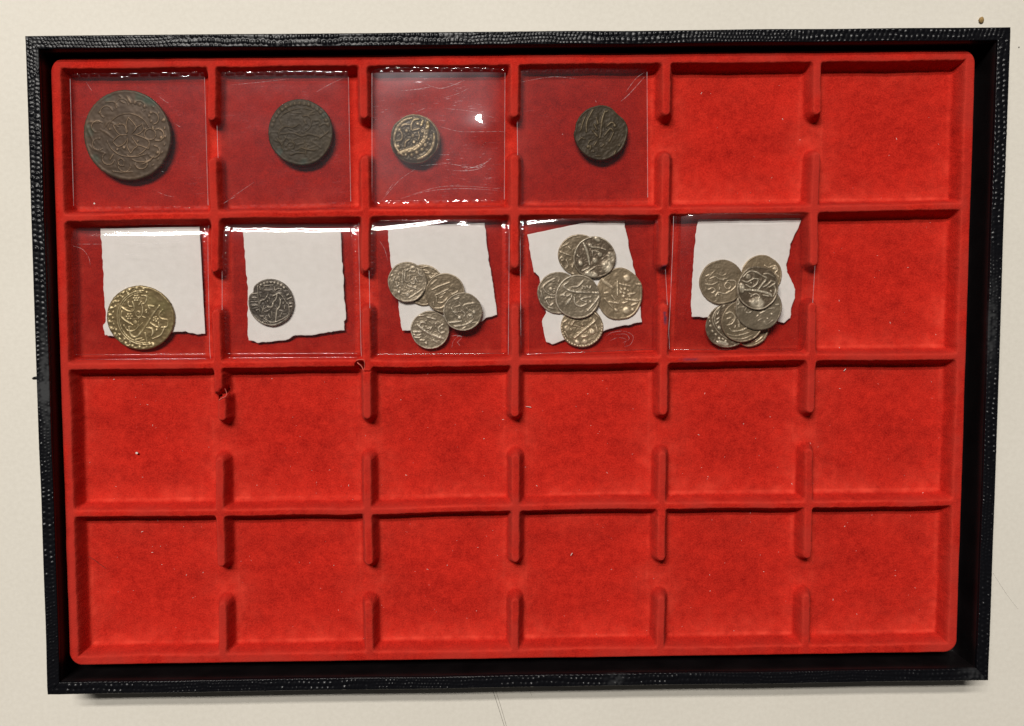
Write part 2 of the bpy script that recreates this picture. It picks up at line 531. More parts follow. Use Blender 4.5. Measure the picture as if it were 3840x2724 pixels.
r, rr = ridge_r(X, Y)
r = r + (0.10 * vnoise(X / 1.7, Y / 1.7, 30) + 0.06 * vnoise(X / 0.8, Y / 0.8, 31)) * np.clip((4.5 - r) / 2, 0, 1)
def sclip(t, k):
    """clip to 0..1 with small rounded corners"""
    a = 0.5 * (t + np.sqrt(t * t + k * k)); u = 1 - a
    return 1 - 0.5 * (u + np.sqrt(u * u + k * k * 1.8))
Sm = np.clip(sclip((r - 1.32) / 1.62, 0.15), 0, 1)
Sm = (Sm - Sm.min()) / (Sm.max() - Sm.min())
Z = -DEP * Sm + 1.1 * Sm * np.exp(-np.clip(r - 3.0, 0, None) / 4.2)
Z += Sm * (0.10 * vnoise(X / 16, Y / 16, 20) + 0.05 * vnoise(X / 5, Y / 5, 21)) + 0.03 * vnoise(X / 2.2, Y / 2.2, 22)
Z += (1 - Sm) * (0.12 * vnoise(X / 24, Y / 24, 23) + 0.07 * vnoise(X / 4, Y / 4, 24))
# tears in the moulding
def seg_d(X, Y, a, b):
    ab = b - a; t = np.clip(((X - a[0]) * ab[0] + (Y - a[1]) * ab[1]) / (ab @ ab), 0, 1)
    return np.hypot(X - a[0] - t * ab[0], Y - a[1] - t * ab[1])
Z -= 4.6 * np.exp(-(seg_d(X, Y, t1a + np.array([0.0, 0.3]), t1b) / 0.62) ** 2) * (Z > -4.5)
Z -= 4.0 * np.exp(-(seg_d(X, Y, t1a, t1a + np.array([0.3, -1.6])) / 0.3) ** 2) * (Z > -4.5)
Z -= 4.8 * np.clip(1.25 - np.hypot((X - hole[0]) / 1.5, (Y - hole[1]) / 1.5), 0, 0.45) / 0.45
Z -= 0.8 * np.exp(-(seg_d(X, Y, hole + np.array([1.5, -2.2]), hole + np.array([3.6, -2.3])) / 0.2) ** 2)
# outer edge of the tray: rounded corners, then a skirt
cr = 4.8
cxm, cym, hx, hy = (IX0 + IX1) / 2, (IY0 + IY1) / 2, (IX1 - IX0) / 2, (IY1 - IY0) / 2
qx = np.abs(X - cxm) - (hx - cr); qy = np.abs(Y - cym) - (hy - cr)
sdf = np.hypot(np.clip(qx, 0, None), np.clip(qy, 0, None)) + np.minimum(np.maximum(qx, qy), 0) - cr
s_in = -sdf + 0.10 * vnoise(X / 13, Y / 13, 25)
er = 0.75
Z -= np.where(s_in < er, er - np.sqrt(np.clip(er * er - np.clip(er - s_in, 0, er) ** 2, 0, None)), 0)
Z += np.where(s_in < 0, np.clip(s_in * 9.0, -8.2, 0), 0)
zx = np.gradient(Z, gx, axis=0); zy = np.gradient(Z, gy, axis=1)

# wear and stains, plus painted light along each cell's lower edge
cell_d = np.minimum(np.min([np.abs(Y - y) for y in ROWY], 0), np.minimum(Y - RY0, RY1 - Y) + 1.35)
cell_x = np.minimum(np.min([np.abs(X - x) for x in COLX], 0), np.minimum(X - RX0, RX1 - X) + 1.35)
lit_side = np.clip((((2 - Y / PY) % 1) - 0.5) * 4, 0, 1)  # lower half of each cell, where painted light strengthens the rubbed tone
band = np.maximum((0.35 + 0.65 * lit_side) * np.exp(-((cell_d - 3.9) / 0.85) ** 2), 0.55 * np.exp(-((cell_x - 4.1) / 0.8) ** 2))
wide = (0.40 + 0.28 * lit_side) * np.exp(-np.clip(np.minimum(cell_d, cell_x) - 3.4, 0, None) / 5.5)
rub_lit = (np.maximum(band, wide) * (0.75 + 0.5 * vnoise(X / 9, Y / 9, 26)) * (0.8 + 0.35 * vnoise(X / 2.5, Y / 2.5, 28))) * np.clip((r - 2.9) / 0.6, 0, 1) + 0.42 * np.exp(-((r - 1.25) / 0.35) ** 2)
rub_lit = np.clip(rub_lit, 0, 0.9)
dull = np.clip((1 - Sm) * (0.28 + 0.55 * vnoise(X / 11 + 7, Y / 11, 27) + 0.2 * vnoise(X / 3 + 7, Y / 3, 27)), 0, 0.7)
stub_mask = np.exp(-(np.abs(((X / PX + 0.5) % 1) - 0.5) * PX / 1.6) ** 2)
dull = np.clip(dull + 0.22 * stub_mask * (1 - Sm), 0, 0.65)
def blob(px, py, z, a, b, ang=0.0):
    c = unsk(at(px, py, z)); x, y = X - c[0], Y - c[1]
    u = x * math.cos(ang) + y * math.sin(ang); v = -x * math.sin(ang) + y * math.cos(ang)
    return np.clip(1.3 - np.hypot(u / a, v / b) + 0.5 * vnoise(X * 1.3, Y * 1.3, 29), 0, 1)
ink = np.clip(blob(2494, 1192, 0, 0.6, 2.0, 0.1) * 0.9 + blob(2592, 1349, 0, 3.4, 0.55, 0.0) * 0.5 + 0.9 * blob(2485, 1007, -3, 1.2, 0.9), 0, 0.92)

nX, nY = len(gx), len(gy)
Pall = skew(np.stack([X.ravel(), Y.ravel(), Z.ravel()], 1))
Nall = np.stack([-zx.ravel(), -zy.ravel() + SKEW * zx.ravel(), np.ones(nX * nY)], 1)
Nall /= np.linalg.norm(Nall, axis=1)[:, None]
Fall = grid_faces(nX, nY)
# which part each face belongs to
fc = lambda A: A.ravel()[Fall].mean(1)
fX, fY, fR, fS = fc(X), fc(Y), fc(r), fc(s_in)
keep = fS > -0.95
lab = np.full(len(Fall), -1)
ci = np.clip(np.floor(fX / PX + 3).astype(int), 0, 5); cj = np.clip(np.floor(2 - fY / PY).astype(int), 0, 3)
lab[:] = ci + 6 * cj                                           # 0..23 compartment floors
low = fR < 3.35
drow = np.min([np.abs(fY - y) for y in ROWY], 0); jrow = np.argmin([np.abs(fY - y) for y in ROWY], 0)
dcol = np.min([np.abs(fX - x) for x in COLX], 0); icol = np.argmin([np.abs(fX - x) for x in COLX], 0)
drim = np.minimum(np.minimum(fX - RX0, RX1 - fX), np.minimum(fY - RY0, RY1 - fY)) + 1.35
best = np.argmin(np.stack([drow, dcol, drim]), 0)
# row dividers win over stubs near the crossing
lab[low & (best == 0)] = 100 + jrow[low & (best == 0)]
sel = low & (best == 1)
lab[sel] = 200 + icol[sel] * 8 + cj[sel] * 2 + (fY[sel] < np.array(CELLY)[cj[sel]])
lab[low & (best == 2)] = 300
lab[fS < 0.8] = 300
tray = empty("coin_tray", (0, 0, -9.4))
tag(tray, "red velvet flocked coin tray of twenty four square compartments inside the black case", "tray")
names = {}
for L in np.unique(lab[keep]):
    f = Fall[keep & (lab == L)]
    idx, inv = np.unique(f, return_inverse=True)
    nm = "rim" if L == 300 else "divider_stub" if L >= 200 else "row_divider" if L >= 100 else "compartment_floor"
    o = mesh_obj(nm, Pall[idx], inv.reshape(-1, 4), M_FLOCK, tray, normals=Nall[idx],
                 attrs={"rub_lit": rub_lit.ravel()[idx], "dull": dull.ravel()[idx], "ink": ink.ravel()[idx]})
    names[int(L)] = o
names[200 + 0 * 8 + 2 * 2]["label"] = "torn divider stub with a split across it"
# pale torn lips
def lip(pts, zs, parent, w):
    q = np.array([at(px, py, z) for (px, py), z in zip(pts, zs)])
    q = spline(q, 5)
    P, F = tube(q, np.linspace(w, w * 0.6, len(q)), 6)
    # children of a part sit in the tray frame too
    return mesh_obj("torn_lip", P, F, M_TORN, tray)
lip([(821, 1502), (832, 1494), (844, 1489), (850, 1480), (848, 1468), (843, 1458)], [.1, .15, .15, .1, -.3, -.9], names[204], 0.13)
lip([(1341, 1360), (1344, 1364), (1352, 1370), (1358, 1378), (1362, 1388), (1367, 1395)], [-.8, -.5, -.3, -.2, -.3, -.9], names[101], 0.2)
lip([(1335, 1352), (1350, 1349), (1365, 1351), (1367, 1370), (1368, 1392)], [.1, .15, .15, .1, -.3], names[101], 0.10)

# ------------------------------------------------------------------ coins
def relief_map(U, V, strokes, dots, scale_u):
    """U,V in the tracing's own pixels; returns 0..1 height"""
    H = np.zeros_like(U)
    for w, *pts in strokes:
        q = spline(np.array(pts, float), 6)
        half = w * 0.5
        # bounding box cull
        m = (U > q[:, 0].min() - 3 * half) & (U < q[:, 0].max() + 3 * half) & (V > q[:, 1].min() - 3 * half) & (V < q[:, 1].max() + 3 * half)
        if not m.any(): continue
        u, v = U[m], V[m]
        d = np.full(u.shape, 1e9)
        n = len(q) - 1
        for k in range(n):
            a, b = q[k], q[k + 1]
            ab = b - a; l2 = ab @ ab + 1e-9
            t = np.clip(((u - a[0]) * ab[0] + (v - a[1]) * ab[1]) / l2, 0, 1)
            s = (k + t) / n
            taper = 1.0 - 0.35 * np.clip((s - 0.75) / 0.25, 0, 1) - 0.3 * np.clip((0.15 - s) / 0.15, 0, 1)
            d = np.minimum(d, np.hypot(u - a[0] - t * ab[0], v - a[1] - t * ab[1]) / taper)
        x_ = np.clip((1.25 * half - d) / (0.85 * half), 0, 1); hh = x_ * x_ * (3 - 2 * x_)
        H[m] = np.maximum(H[m], hh)
    for x, y, rad in dots:
        d2 = ((U - x) ** 2 + (V - y) ** 2) / (rad * rad)
        H = np.maximum(H, np.clip(1.2 - d2, 0, 1) ** 0.7)
    return H

coin_tops = {}
def coin(label, group, mat, zoom, cxy, rxy, z, thick, strokes=(), dots=(), depth=0.34, wob=0.012, seed=1, tilt=(0, 0), notches=(), rim=0.85, tint_spots=(), scrib=0, wmul=1.0, wear=0.6, rings=58, segs=150, bevel=0.3):
    """zoom = (x0, y0, scale) of the traced crop; cxy, rxy in crop pixels; z = underside level (mm)"""
    x0, y0, sc = zoom
    ztop = z + thick
    c = at(x0 + cxy[0] / sc, y0 + cxy[1] / sc, ztop)
    mmpp = (CAM_T[2] - ztop) / FPX                       # mm per photograph pixel (about)
    rx, ry = rxy[0] / sc * mmpp, rxy[1] / sc * mmpp
    rs = np.random.RandomState(seed)
    th = np.arange(segs) / segs * 2 * math.pi
    rad = np.ones(segs)
    for k in range(2, 9):
        rad += wob * rs.randn() / k ** 0.7 * np.cos(k * th + rs.rand() * 6.28)
    rad += 0.003 * rs.randn(segs)
    for ang, wid, dp in notches:
        da = (th - math.radians(ang) + math.pi) % (2 * math.pi) - math.pi
        rad -= dp * np.exp(-(da / math.radians(wid)) ** 2)
    tr = np.concatenate([np.linspace(0.0, 0.86, rings - 10), np.linspace(0.86, 1.0, 11)[1:]])[1:]
    nr = len(tr)
    uu = tr[:, None] * rad[None, :] * np.cos(th)[None, :]
    vv = tr[:, None] * rad[None, :] * np.sin(th)[None, :]
    U = cxy[0] + uu * rxy[0]; V = cxy[1] - vv * rxy[1]
    strokes = [(w * wmul, *p) for w, *p in strokes]
    st = list(strokes)
    for k in range(scrib):                               # worn, illegible strokes
        a = rs.rand() * 6.28; rr_ = 0.75 * math.sqrt(rs.rand())
        p = np.array([cxy[0] + rr_ * rxy[0] * math.cos(a), cxy[1] + rr_ * rxy[1] * math.sin(a)])
        d = rs.rand() * 6.28; ln = rxy[0] * (0.12 + 0.2 * rs.rand()); bd = rs.randn() * 0.8
        st.append((rxy[0] * 0.055, tuple(p), tuple(p + ln * np.array([math.cos(d), math.sin(d)])), tuple(p + 1.7 * ln * np.array([math.cos(d + bd), math.sin(d + bd)]))))
    H = relief_map(U, V, strokes, dots, sc)
    if scrib: H = np.maximum(H, 0.42 * relief_map(U, V, st[len(strokes):], [], sc))
    rr2 = tr[:, None] * np.ones(segs)[None, :]
    H = np.maximum(H, rim * np.clip((rr2 - 0.925) / 0.02, 0, 1) * (0.75 + 0.45 * np.sin(th * 1.0 + rs.rand() * 6)[None, :]))
    Hn = 0.18 * vnoise(uu * 6 + seed, vv * 6, seed) + 0.15 * vnoise(uu * 17 + seed, vv * 17, seed + 2)
    wornmask = np.clip(0.9 + 0.35 * vnoise(uu * 1.6 + seed * 3.1, vv * 1.6, seed + 1), 0.45, 1.1)
    H = H * np.clip(1.0 - 0.22 * wear + wear * (0.42 * vnoise(uu * 5.5 + seed * 1.7, vv * 5.5, seed + 6) + 0.25 * vnoise(uu * 13, vv * 13 + seed, seed + 7)), 0.25, 1.15)
    Hz = H * wornmask + Hn
    drop = np.where(rr2 > 0.965, 1 - np.sqrt(np.clip(1 - ((rr2 - 0.965) / 0.035) ** 2, 0, 1)), 0)
    Zf = thick - depth + depth * Hz - bevel * drop
    if bevel > 0.6:                                       # thick dumpy flan: rounded shoulder
        Zf -= bevel * np.clip((rr2 - 0.84) / 0.16, 0, 1) ** 2
    dome = 0.06 * vnoise(uu * 1.2 + 9, vv * 1.2, seed + 4)
    Zf = Zf + dome
    loc = [np.array([[0, 0, thick - depth + depth * float(Hz[0].mean())]])]
    loc.append(np.stack([uu * rx, vv * ry, Zf], 2).reshape(-1, 3))
    out = np.stack([rad * np.cos(th) * rx, rad * np.sin(th) * ry], 1)
    loc.append(np.column_stack([out * 1.003, np.full(segs, thick * 0.5) if bevel < 0.6 else np.full(segs, thick * 0.4)]))
    loc.append(np.column_stack([out * 0.99, np.full(segs, 0.12)]))
    loc.append(np.column_stack([out * 0.95, np.zeros(segs)]))
    loc = np.vstack(loc)
    nR = nr + 3
    F = []
    for k in range(segs):
        k2 = (k + 1) % segs
        F.append((0, 1 + k, 1 + k2))
    for i in range(nR - 1):
        a = 1 + i * segs
        for k in range(segs):
            k2 = (k + 1) % segs
            F.append((a + k, a + segs + k, a + segs + k2, a + k2))
    F.append(tuple(1 + (nR - 1) * segs + k for k in range(segs - 1, -1, -1)))
    # tilt about the centre
    tx, ty = math.radians(tilt[0]), math.radians(tilt[1])
    Rt = rot3(tx, ty, 0)
    loc = loc @ Rt.T
    lowest = loc[:, 2].min()
    P = loc + np.array([c[0], c[1], z])
    rel = np.concatenate([[0.3], np.clip(H * wornmask + 0.6 * Hn, 0, 1).ravel(), np.full(segs * 3, 0.55)])
    sp = np.zeros_like(rel)
    if tint_spots:
        s_ = np.zeros_like(U)
        for sx, sy, sr, sa in tint_spots:
            s_ = np.maximum(s_, sa * np.clip(1.4 - np.hypot(U - sx, V - sy) / sr + 0.5 * vnoise(uu * 9, vv * 9, 5), 0, 1))
        sp[1:1 + s_.size] = np.clip(s_, 0, 1).ravel()
    o = mesh_obj("coin", P, F, mat, origin=(c[0], c[1], z), attrs={"relief": rel, "spot": sp})
    tag(o, label, "coin", group)
    return o

M_C1 = mat_coin("brown_copper", (0.075, 0.048, 0.027), (0.112, 0.074, 0.043), (0.30, 0.21, 0.135), 0.2, 0.46, spots=(0.025, 0.075, 0.050), spec=0.22)
M_C2 = mat_coin("olive_copper", (0.042, 0.030, 0.014), (0.066, 0.048, 0.024), (0.100, 0.075, 0.043), 0.15, 0.50, spots=(0.04, 0.075, 0.06), spec=0.2)
M_C3 = mat_coin("worn_brass", (0.075, 0.057, 0.034), (0.185, 0.142, 0.086), (0.38, 0.295, 0.182), 0.35, 0.40, spec=0.3)
M_C4 = mat_coin("dark_olive_copper", (0.048, 0.034, 0.017), (0.076, 0.055, 0.030), (0.14, 0.107, 0.065), 0.15, 0.46, spec=0.2)
M_GOLD = mat_coin("pale_gold", (0.22, 0.165, 0.078), (0.36, 0.288, 0.150), (0.70, 0.60, 0.37), 0.4, 0.37, spots=(0.25, 0.22, 0.09))
M_DSIL = mat_coin("tarnished_silver", (0.080, 0.067, 0.054), (0.19, 0.165, 0.136), (0.46, 0.42, 0.35), 0.35, 0.40)
def silver(n, k=1.0, warm=0.0):
    s = lambda c: (c[0] * k * (1 + warm), c[1] * k, c[2] * k * (1 - 1.6 * warm))
    return mat_coin(n, s((0.265, 0.220, 0.158)), s((0.41, 0.352, 0.268)), s((0.66, 0.60, 0.49)), 0.38, 0.40)
M_S1 = silver("grey_silver"); M_S2 = silver("brownish_silver", 0.82, 0.05); M_S3 = silver("yellowed_silver", 1.08, 0.06); M_S4 = silver("dull_silver", 0.92, 0.0)
M_S5 = mat_coin("dirty_silver", (0.155, 0.118, 0.080), (0.35, 0.298, 0.222), (0.64, 0.58, 0.465), 0.38, 0.40)

G1 = "old coins in clear pockets on the top row"
def fl(cx, cy, rad, nn, r0):
    return [(cx, cy, r0)] + [(cx + rad * math.cos(k / nn * 6.283), cy + rad * math.sin(k / nn * 6.283), r0) for k in range(nn)]
def arcdots(cx, cy, rx, ry, a0, a1, nn, r0):
    return [(cx + rx * math.cos(math.radians(a)), cy - ry * math.sin(math.radians(a)), r0) for a in np.linspace(a0, a1, nn)]
def arc(w, cx, cy, rx, ry, a0, a1, nn=12):
    return (w, *[(cx + rx * math.cos(math.radians(a)), cy - ry * math.sin(math.radians(a))) for a in np.linspace(a0, a1, nn)])

ZB1 = -4.9                # level of the back film, top row
ZC1 = ZB1 + 0.12
coin("largest coin, dark brown copper with an engraved flower, top left pocket", G1, M_C1, (280, 310, 4.06), (795, 800), (652, 667), ZC1, 1.7,
     [(22, (805, 760), (788, 650), (822, 540)), (22, (822, 540), (890, 610), (935, 690), (870, 775)), (22, (790, 770), (765, 655), (690, 640), (592, 652)), (22, (592, 652), (640, 740), (700, 795), (790, 795)),
      (22, (790, 800), (690, 800), (610, 855), (580, 895)), (22, (580, 895), (650, 965), (740, 930), (800, 850)), (22, (805, 860), (790, 960), (838, 1070)), (22, (838, 1070), (890, 1000), (940, 950), (870, 840)),
      (22, (870, 830), (940, 940), (1000, 960), (1110, 1005)), (22, (1110, 1005), (1118, 900), (1040, 840), (930, 800)), (22, (935, 690), (1030, 632)), (22, (1030, 632), (1040, 720), (960, 785), (860, 790)),
      arc(18, 815, 800, 330, 318, 20, 160, 16), arc(18, 815, 800, 330, 318, 195, 335, 16), (18, (780, 1090), (830, 1120), (920, 1120), (1060, 1085))]
     + [arc(17, 800 + 455 * math.cos(a * 0.5712), 800 - 455 * math.sin(a * 0.5712), 92, 88, math.degrees(a * 0.5712) - 120, math.degrees(a * 0.5712) + 115, 9) for a in range(11)]
     + [(20, (640, 1180), (690, 1140), (735, 1180)), (20, (735, 1180), (720, 1250), (670, 1240), (640, 1190)), (18, (860, 1160), (940, 1195), (1060, 1190), (1140, 1150)), arc(18, 1140, 790, 85, 80, 0, 350), (20, (700, 210), (760, 270)),
      (24, (500, 310), (620, 310), (680, 380)), (24, (720, 300), (780, 330)), (14, (560, 1330), (700, 1350), (850, 1340)), (26, (520, 1160), (580, 1080)), (60, (820, 240), (870, 320)), (22, (1180, 1110), (1120, 1180), (1010, 1230))],
     [(930, 320, 30), (1000, 350, 26), (1070, 380, 28), (1160, 470, 24), (1130, 520, 22), (1160, 600, 20), (1180, 690, 18), (1350, 580, 26), (1305, 840, 22), (1240, 1060, 24),
      (400, 460, 18), (540, 710, 18), (1070, 710, 18), (1190, 710, 16), (690, 630, 14), (950, 890, 18), (740, 980, 26), (640, 1010, 22)]
     + arcdots(795, 800, 570, 585, -50, 45, 9, 13), depth=0.27, seed=3, rim=0.25, tint_spots=[(1140, 290, 90, .6), (220, 720, 70, .35), (1010, 220, 60, .5), (520, 250, 60, .35), (310, 1150, 60, .4)], scrib=4, wmul=0.85, wear=0.35, rings=90, segs=240, wob=0.006)
coin("dark olive copper coin with worn animal figure and beaded edge, second pocket of top row", G1, M_C2, (960, 340, 5.076), (840, 790), (605, 612), ZC1, 1.9,
     [(60, (480, 820), (700, 800), (860, 860), (1000, 830), (1200, 880)), (36, (560, 1050), (620, 980), (720, 990), (700, 1080), (620, 1090)), (45, (740, 1130), (850, 1080), (950, 1110), (1100, 1130)),
      (45, (900, 500), (980, 490), (1050, 560), (1040, 660), (990, 740), (900, 800)), (40, (1200, 680), (1290, 640), (1390, 660)), (40, (1190, 910), (1290, 840), (1370, 780)),
      (40, (450, 740), (560, 680), (700, 700), (820, 640)), (36, (640, 1210), (760, 1170), (900, 1180)), (26, (550, 440), (700, 380), (900, 350), (1080, 390)), (36, (400, 900), (480, 1000), (520, 1130)), (70, (920, 580), (960, 640))],
     arcdots(840, 800, 540, 545, 165, 15, 17, 38), depth=0.32, seed=5, rim=0.2, scrib=22, wmul=0.7, wear=1.0, rings=70, segs=200, wob=0.007, tint_spots=[(430, 1150, 60, .5), (880, 1340, 70, .4), (1300, 480, 60, .4)])
coin("small thick brass coin with dark fields and raised curved band, third pocket of top row", G1, M_C3, (1420, 400, 6.768), (915, 810), (628, 618), ZC1, 3.0,
     [(60, (600, 500), (690, 450), (790, 460)), (55, (840, 590), (850, 450), (920, 350), (1050, 330)), (70, (1090, 500), (1140, 360)), (55, (880, 605), (1050, 560)),
      (45, (580, 620), (610, 720), (580, 830), (460, 860)), (55, (670, 1000), (690, 890), (790, 820)), (45, (1020, 640), (1040, 760), (1000, 860)),
      (125, (520, 1145), (760, 1090), (960, 1020), (1130, 880), (1210, 700), (1250, 520), (1260, 420)), arc(75, 905, 800, 500, 500, 95, 235), arc(75, 900, 790, 510, 520, -80, 10)],
     [(1010, 440, 50), (725, 610, 50), (880, 740, 52), (905, 885, 52), (505, 990, 55), (545, 590, 55), (1130, 620, 60), (690, 1200, 42), (840, 1210, 46), (970, 1150, 46), (1100, 1080, 50), (1190, 970, 50), (1280, 830, 40)],
     depth=0.42, seed=6, rim=0.9, rings=64, segs=180, tilt=(2.5, -3.0), bevel=0.9, wob=0.012, wmul=1.2, wear=0.4)
coin("small dark coin with leaf sprig and chipped outline, fourth pocket of top row", G1, M_C4, (2110, 370, 6.246), (897, 795), (615, 625), ZC1, 2.2,
     [(60, (870, 920), (900, 700), (930, 480), (990, 310)), (45, (560, 780), (570, 560), (640, 400), (720, 270)), (55, (820, 880), (700, 740)), (45, (810, 740), (740, 600)), (40, (830, 600), (800, 450)), (50, (1030, 660), (1130, 570), (1210, 600)),
      (50, (980, 860), (1110, 710), (1180, 760)), (36, (370, 980), (440, 910), (520, 940)), (40, (600, 1050), (640, 980), (720, 960)), (40, (730, 1090), (800, 1000)), (50, (900, 1120), (970, 1060)), (40, (1080, 1000), (1130, 920), (1190, 790)),
      (40, (570, 1130), (660, 1100), (640, 1180)), (50, (1200, 1290), (1240, 1210)), (30, (780, 1330), (910, 1320)), (36, (430, 740), (480, 560), (540, 430)), (30, (1000, 340), (1060, 300))],
     [(720, 1220, 32), (1215, 640, 40), (1325, 1090, 32), (600, 1110, 40)], depth=0.40, seed=8, rim=0.3, notches=[(52, 16, 0.045), (185, 10, -0.02), (170, 6, 0.03), (20, 20, -0.01)], rings=64, segs=180, bevel=0.45)

ZB2 = -5.2
ZC2 = ZB2 + 0.34
LAY = 1.08
G2 = "single coins on paper slips"
gold_rope = []
for k, a in enumerate(np.linspace(75, 292, 34)):
    rr_ = 0.865 + 0.05 * (1 if k % 2 else -1)
    gold_rope.append((842 + rr_ * 687 * math.cos(math.radians(a)), 825 - rr_ * 650 * math.sin(math.radians(a)), 26 if k % 2 else 20))
gold_curl = [arc(16, 842 + 0.885 * 687 * math.cos(math.radians(a)), 825 - 0.885 * 650 * math.sin(math.radians(a)), 48, 46, a - 40, a + 150, 6) for a in np.linspace(80, 288, 15)]
coin("gold coloured coin with flowing script and rope border, on torn paper", G2, M_GOLD, (370, 1040, 5.4125), (842, 825), (680, 648), ZC2, 1.2,
     [(46, (1230, 590), (1100, 750), (980, 930), (860, 1090), (760, 1200), (680, 1210), (630, 1140), (600, 1010)), (36, (460, 590), (540, 660), (650, 700), (720, 660), (720, 570), (690, 500)), (26, (610, 500), (620, 580), (680, 600)),
      (34, (470, 690), (460, 800), (540, 880), (680, 970)), arc(26, 800, 750, 45, 55, 0, 350), (28, (760, 840), (860, 790), (900, 650), (880, 560)), (28, (880, 550), (950, 520), (990, 400), (880, 375)),
      (26, (1000, 580), (1130, 600)), (24, (1000, 580), (1050, 660)), (26, (880, 800), (940, 830)), (34, (1040, 930), (1150, 1010), (1210, 1010), (1200, 930)), (26, (1300, 670), (1220, 760), (1250, 840), (1390, 880)),
      (26, (1390, 920), (1370, 1010), (1250, 1025)), (42, (960, 1030), (1060, 1050), (1080, 1130), (1050, 1190)), (32, (920, 1130), (940, 1230), (950, 1330)), (34, (1310, 1050), (1230, 1180), (1060, 1255)),
      (26, (500, 970), (580, 1080), (700, 1080), (790, 1000), (800, 900)), (30, (700, 1270), (850, 1240)), (24, (810, 1290), (890, 1275)), (26, (820, 990), (880, 930)), (30, (820, 570), (870, 500)),
      arc(22, 905, 825, 530, 545, 88, 285, 24), arc(16, 905, 825, 490, 508, 92, 275, 24)] + gold_curl,
     fl(770, 430, 52, 6, 21) + fl(615, 800, 52, 6, 22) + fl(1140, 860, 44, 5, 19) + [(730, 920, 42), (1155, 1075, 24), (960, 680, 22), (970, 720, 20)] + gold_rope,
     depth=0.26, seed=9, rim=0.15, rings=80, segs=220, tint_spots=[(1330, 600, 130, .5), (1100, 480, 120, .4), (1440, 1000, 80, .35)], wob=0.006, tilt=(0.8, 0))
coin("dark tarnished silver coin with a notch in its upper left edge, on torn paper", G2, M_DSIL, (900, 1030, 7.383), (850, 772), (632, 640), ZC2, 1.5,
     [(60, (540, 820), (580, 720), (680, 690), (780, 550)), (40, (620, 1010), (650, 870)), (55, (740, 870), (790, 910), (890, 880), (920, 760), (990, 690), (1020, 560), (900, 600)),
      (50, (1090, 650), (1120, 740), (1080, 900), (1010, 990), (990, 1130), (960, 1320)), (28, (1000, 530), (1130, 560), (1310, 830)), (40, (780, 1130), (830, 1210)), (36, (870, 1040), (870, 1150)),
      (28, (1090, 1190), (1130, 1080)), (36, (1230, 870), (1220, 960)), (26, (640, 1200), (850, 1320), (1100, 1260), (1330, 1100), (1340, 830)), (24, (660, 310), (930, 300)), (28, (670, 430), (850, 440)), (24, (495, 310), (500, 600), (540, 1050)),
      (26, (340, 525), (480, 525)), (24, (330, 640), (480, 640)), (28, (300, 760), (480, 750)), (26, (330, 850), (490, 850)), (26, (1350, 810), (1430, 815)), (26, (1360, 900), (1430, 900)),
      (28, (960, 360), (970, 440), (1060, 400), (1160, 420)), (26, (1040, 500), (1160, 530)), (26, (1280, 590), (1350, 560)), (28, (1300, 700), (1420, 640)), (24, (560, 340), (570, 430)), (30, (560, 560), (590, 620)),
      (24, (640, 1270), (690, 1330)), (24, (720, 1290), (760, 1350)), (22, (800, 1310), (830, 1360)), (30, (540, 1150), (650, 1150)), (26, (420, 1000), (520, 960))],
     [(760, 740, 32), (820, 680, 24), (1190, 800, 26)] + arcdots(850, 790, 560, 570, 118, 48, 8, 38), depth=0.30, seed=11, rim=0.55, notches=[(149, 9, 0.10), (141, 5, -0.01)], rings=70, segs=200, scrib=6)

G3 = "five overlapping silver coins"
Z3 = (1420, 960, 4.388)
coin("silver coin lying under the upper left coins of the five coin pile, mostly hidden", G3, M_S2, Z3, (742, 480), (325, 335), ZC2, 1.0,
     [(22, (740, 240), (800, 250), (860, 290)), (22, (770, 280), (840, 290)), (20, (700, 200), (800, 180), (900, 220)), (22, (850, 380), (900, 340))], [(845, 350, 22)], seed=12, scrib=6, rings=46, segs=130)
coin("upper left silver coin of the five coin pile", G3, M_S1, Z3, (467, 430), (318, 328), ZC2 + LAY, 1.0,
     [(26, (400, 260), (385, 480)), (26, (440, 230), (430, 400), (470, 440)), arc(18, 570, 230, 42, 40, 0, 350), (24, (510, 330), (520, 430), (580, 460), (600, 360)), (24, (470, 490), (560, 520), (650, 560)), (24, (600, 360), (640, 440)),
      (22, (650, 220), (670, 310), (730, 340)), (22, (260, 350), (240, 420)), (24, (280, 520), (330, 480)), (20, (500, 690), (600, 630), (700, 560)), (22, (200, 330), (230, 320)), (20, (330, 300), (350, 430)), (20, (460, 250), (490, 220)), (22, (290, 440), (310, 560))],
     [(330, 595, 24), (470, 640, 34), (515, 325, 16), (570, 205, 18)], seed=13, scrib=4, rings=46, segs=130, rim=0.6, tilt=(-1.0, 1.0))
coin("brownish silver coin in the middle of the five coin pile", G3, M_S2, Z3, (1090, 615), (320, 330), ZC2 + LAY, 1.0,
     [(22, (880, 560), (1000, 500), (1180, 440)), (22, (930, 650), (1080, 580), (1150, 550)), (26, (950, 680), (960, 760), (1050, 770), (1130, 690)), (22, (1040, 640), (1100, 600)), (24, (930, 860), (1020, 860), (1100, 810)), (26, (1200, 640), (1300, 590)), (22, (900, 760), (910, 820)), (22, (1000, 700), (1060, 660)), (18, (860, 480), (950, 400))],
     [], seed=14, rings=46, segs=130, rim=0.8, depth=0.24, tilt=(0, 1.0))
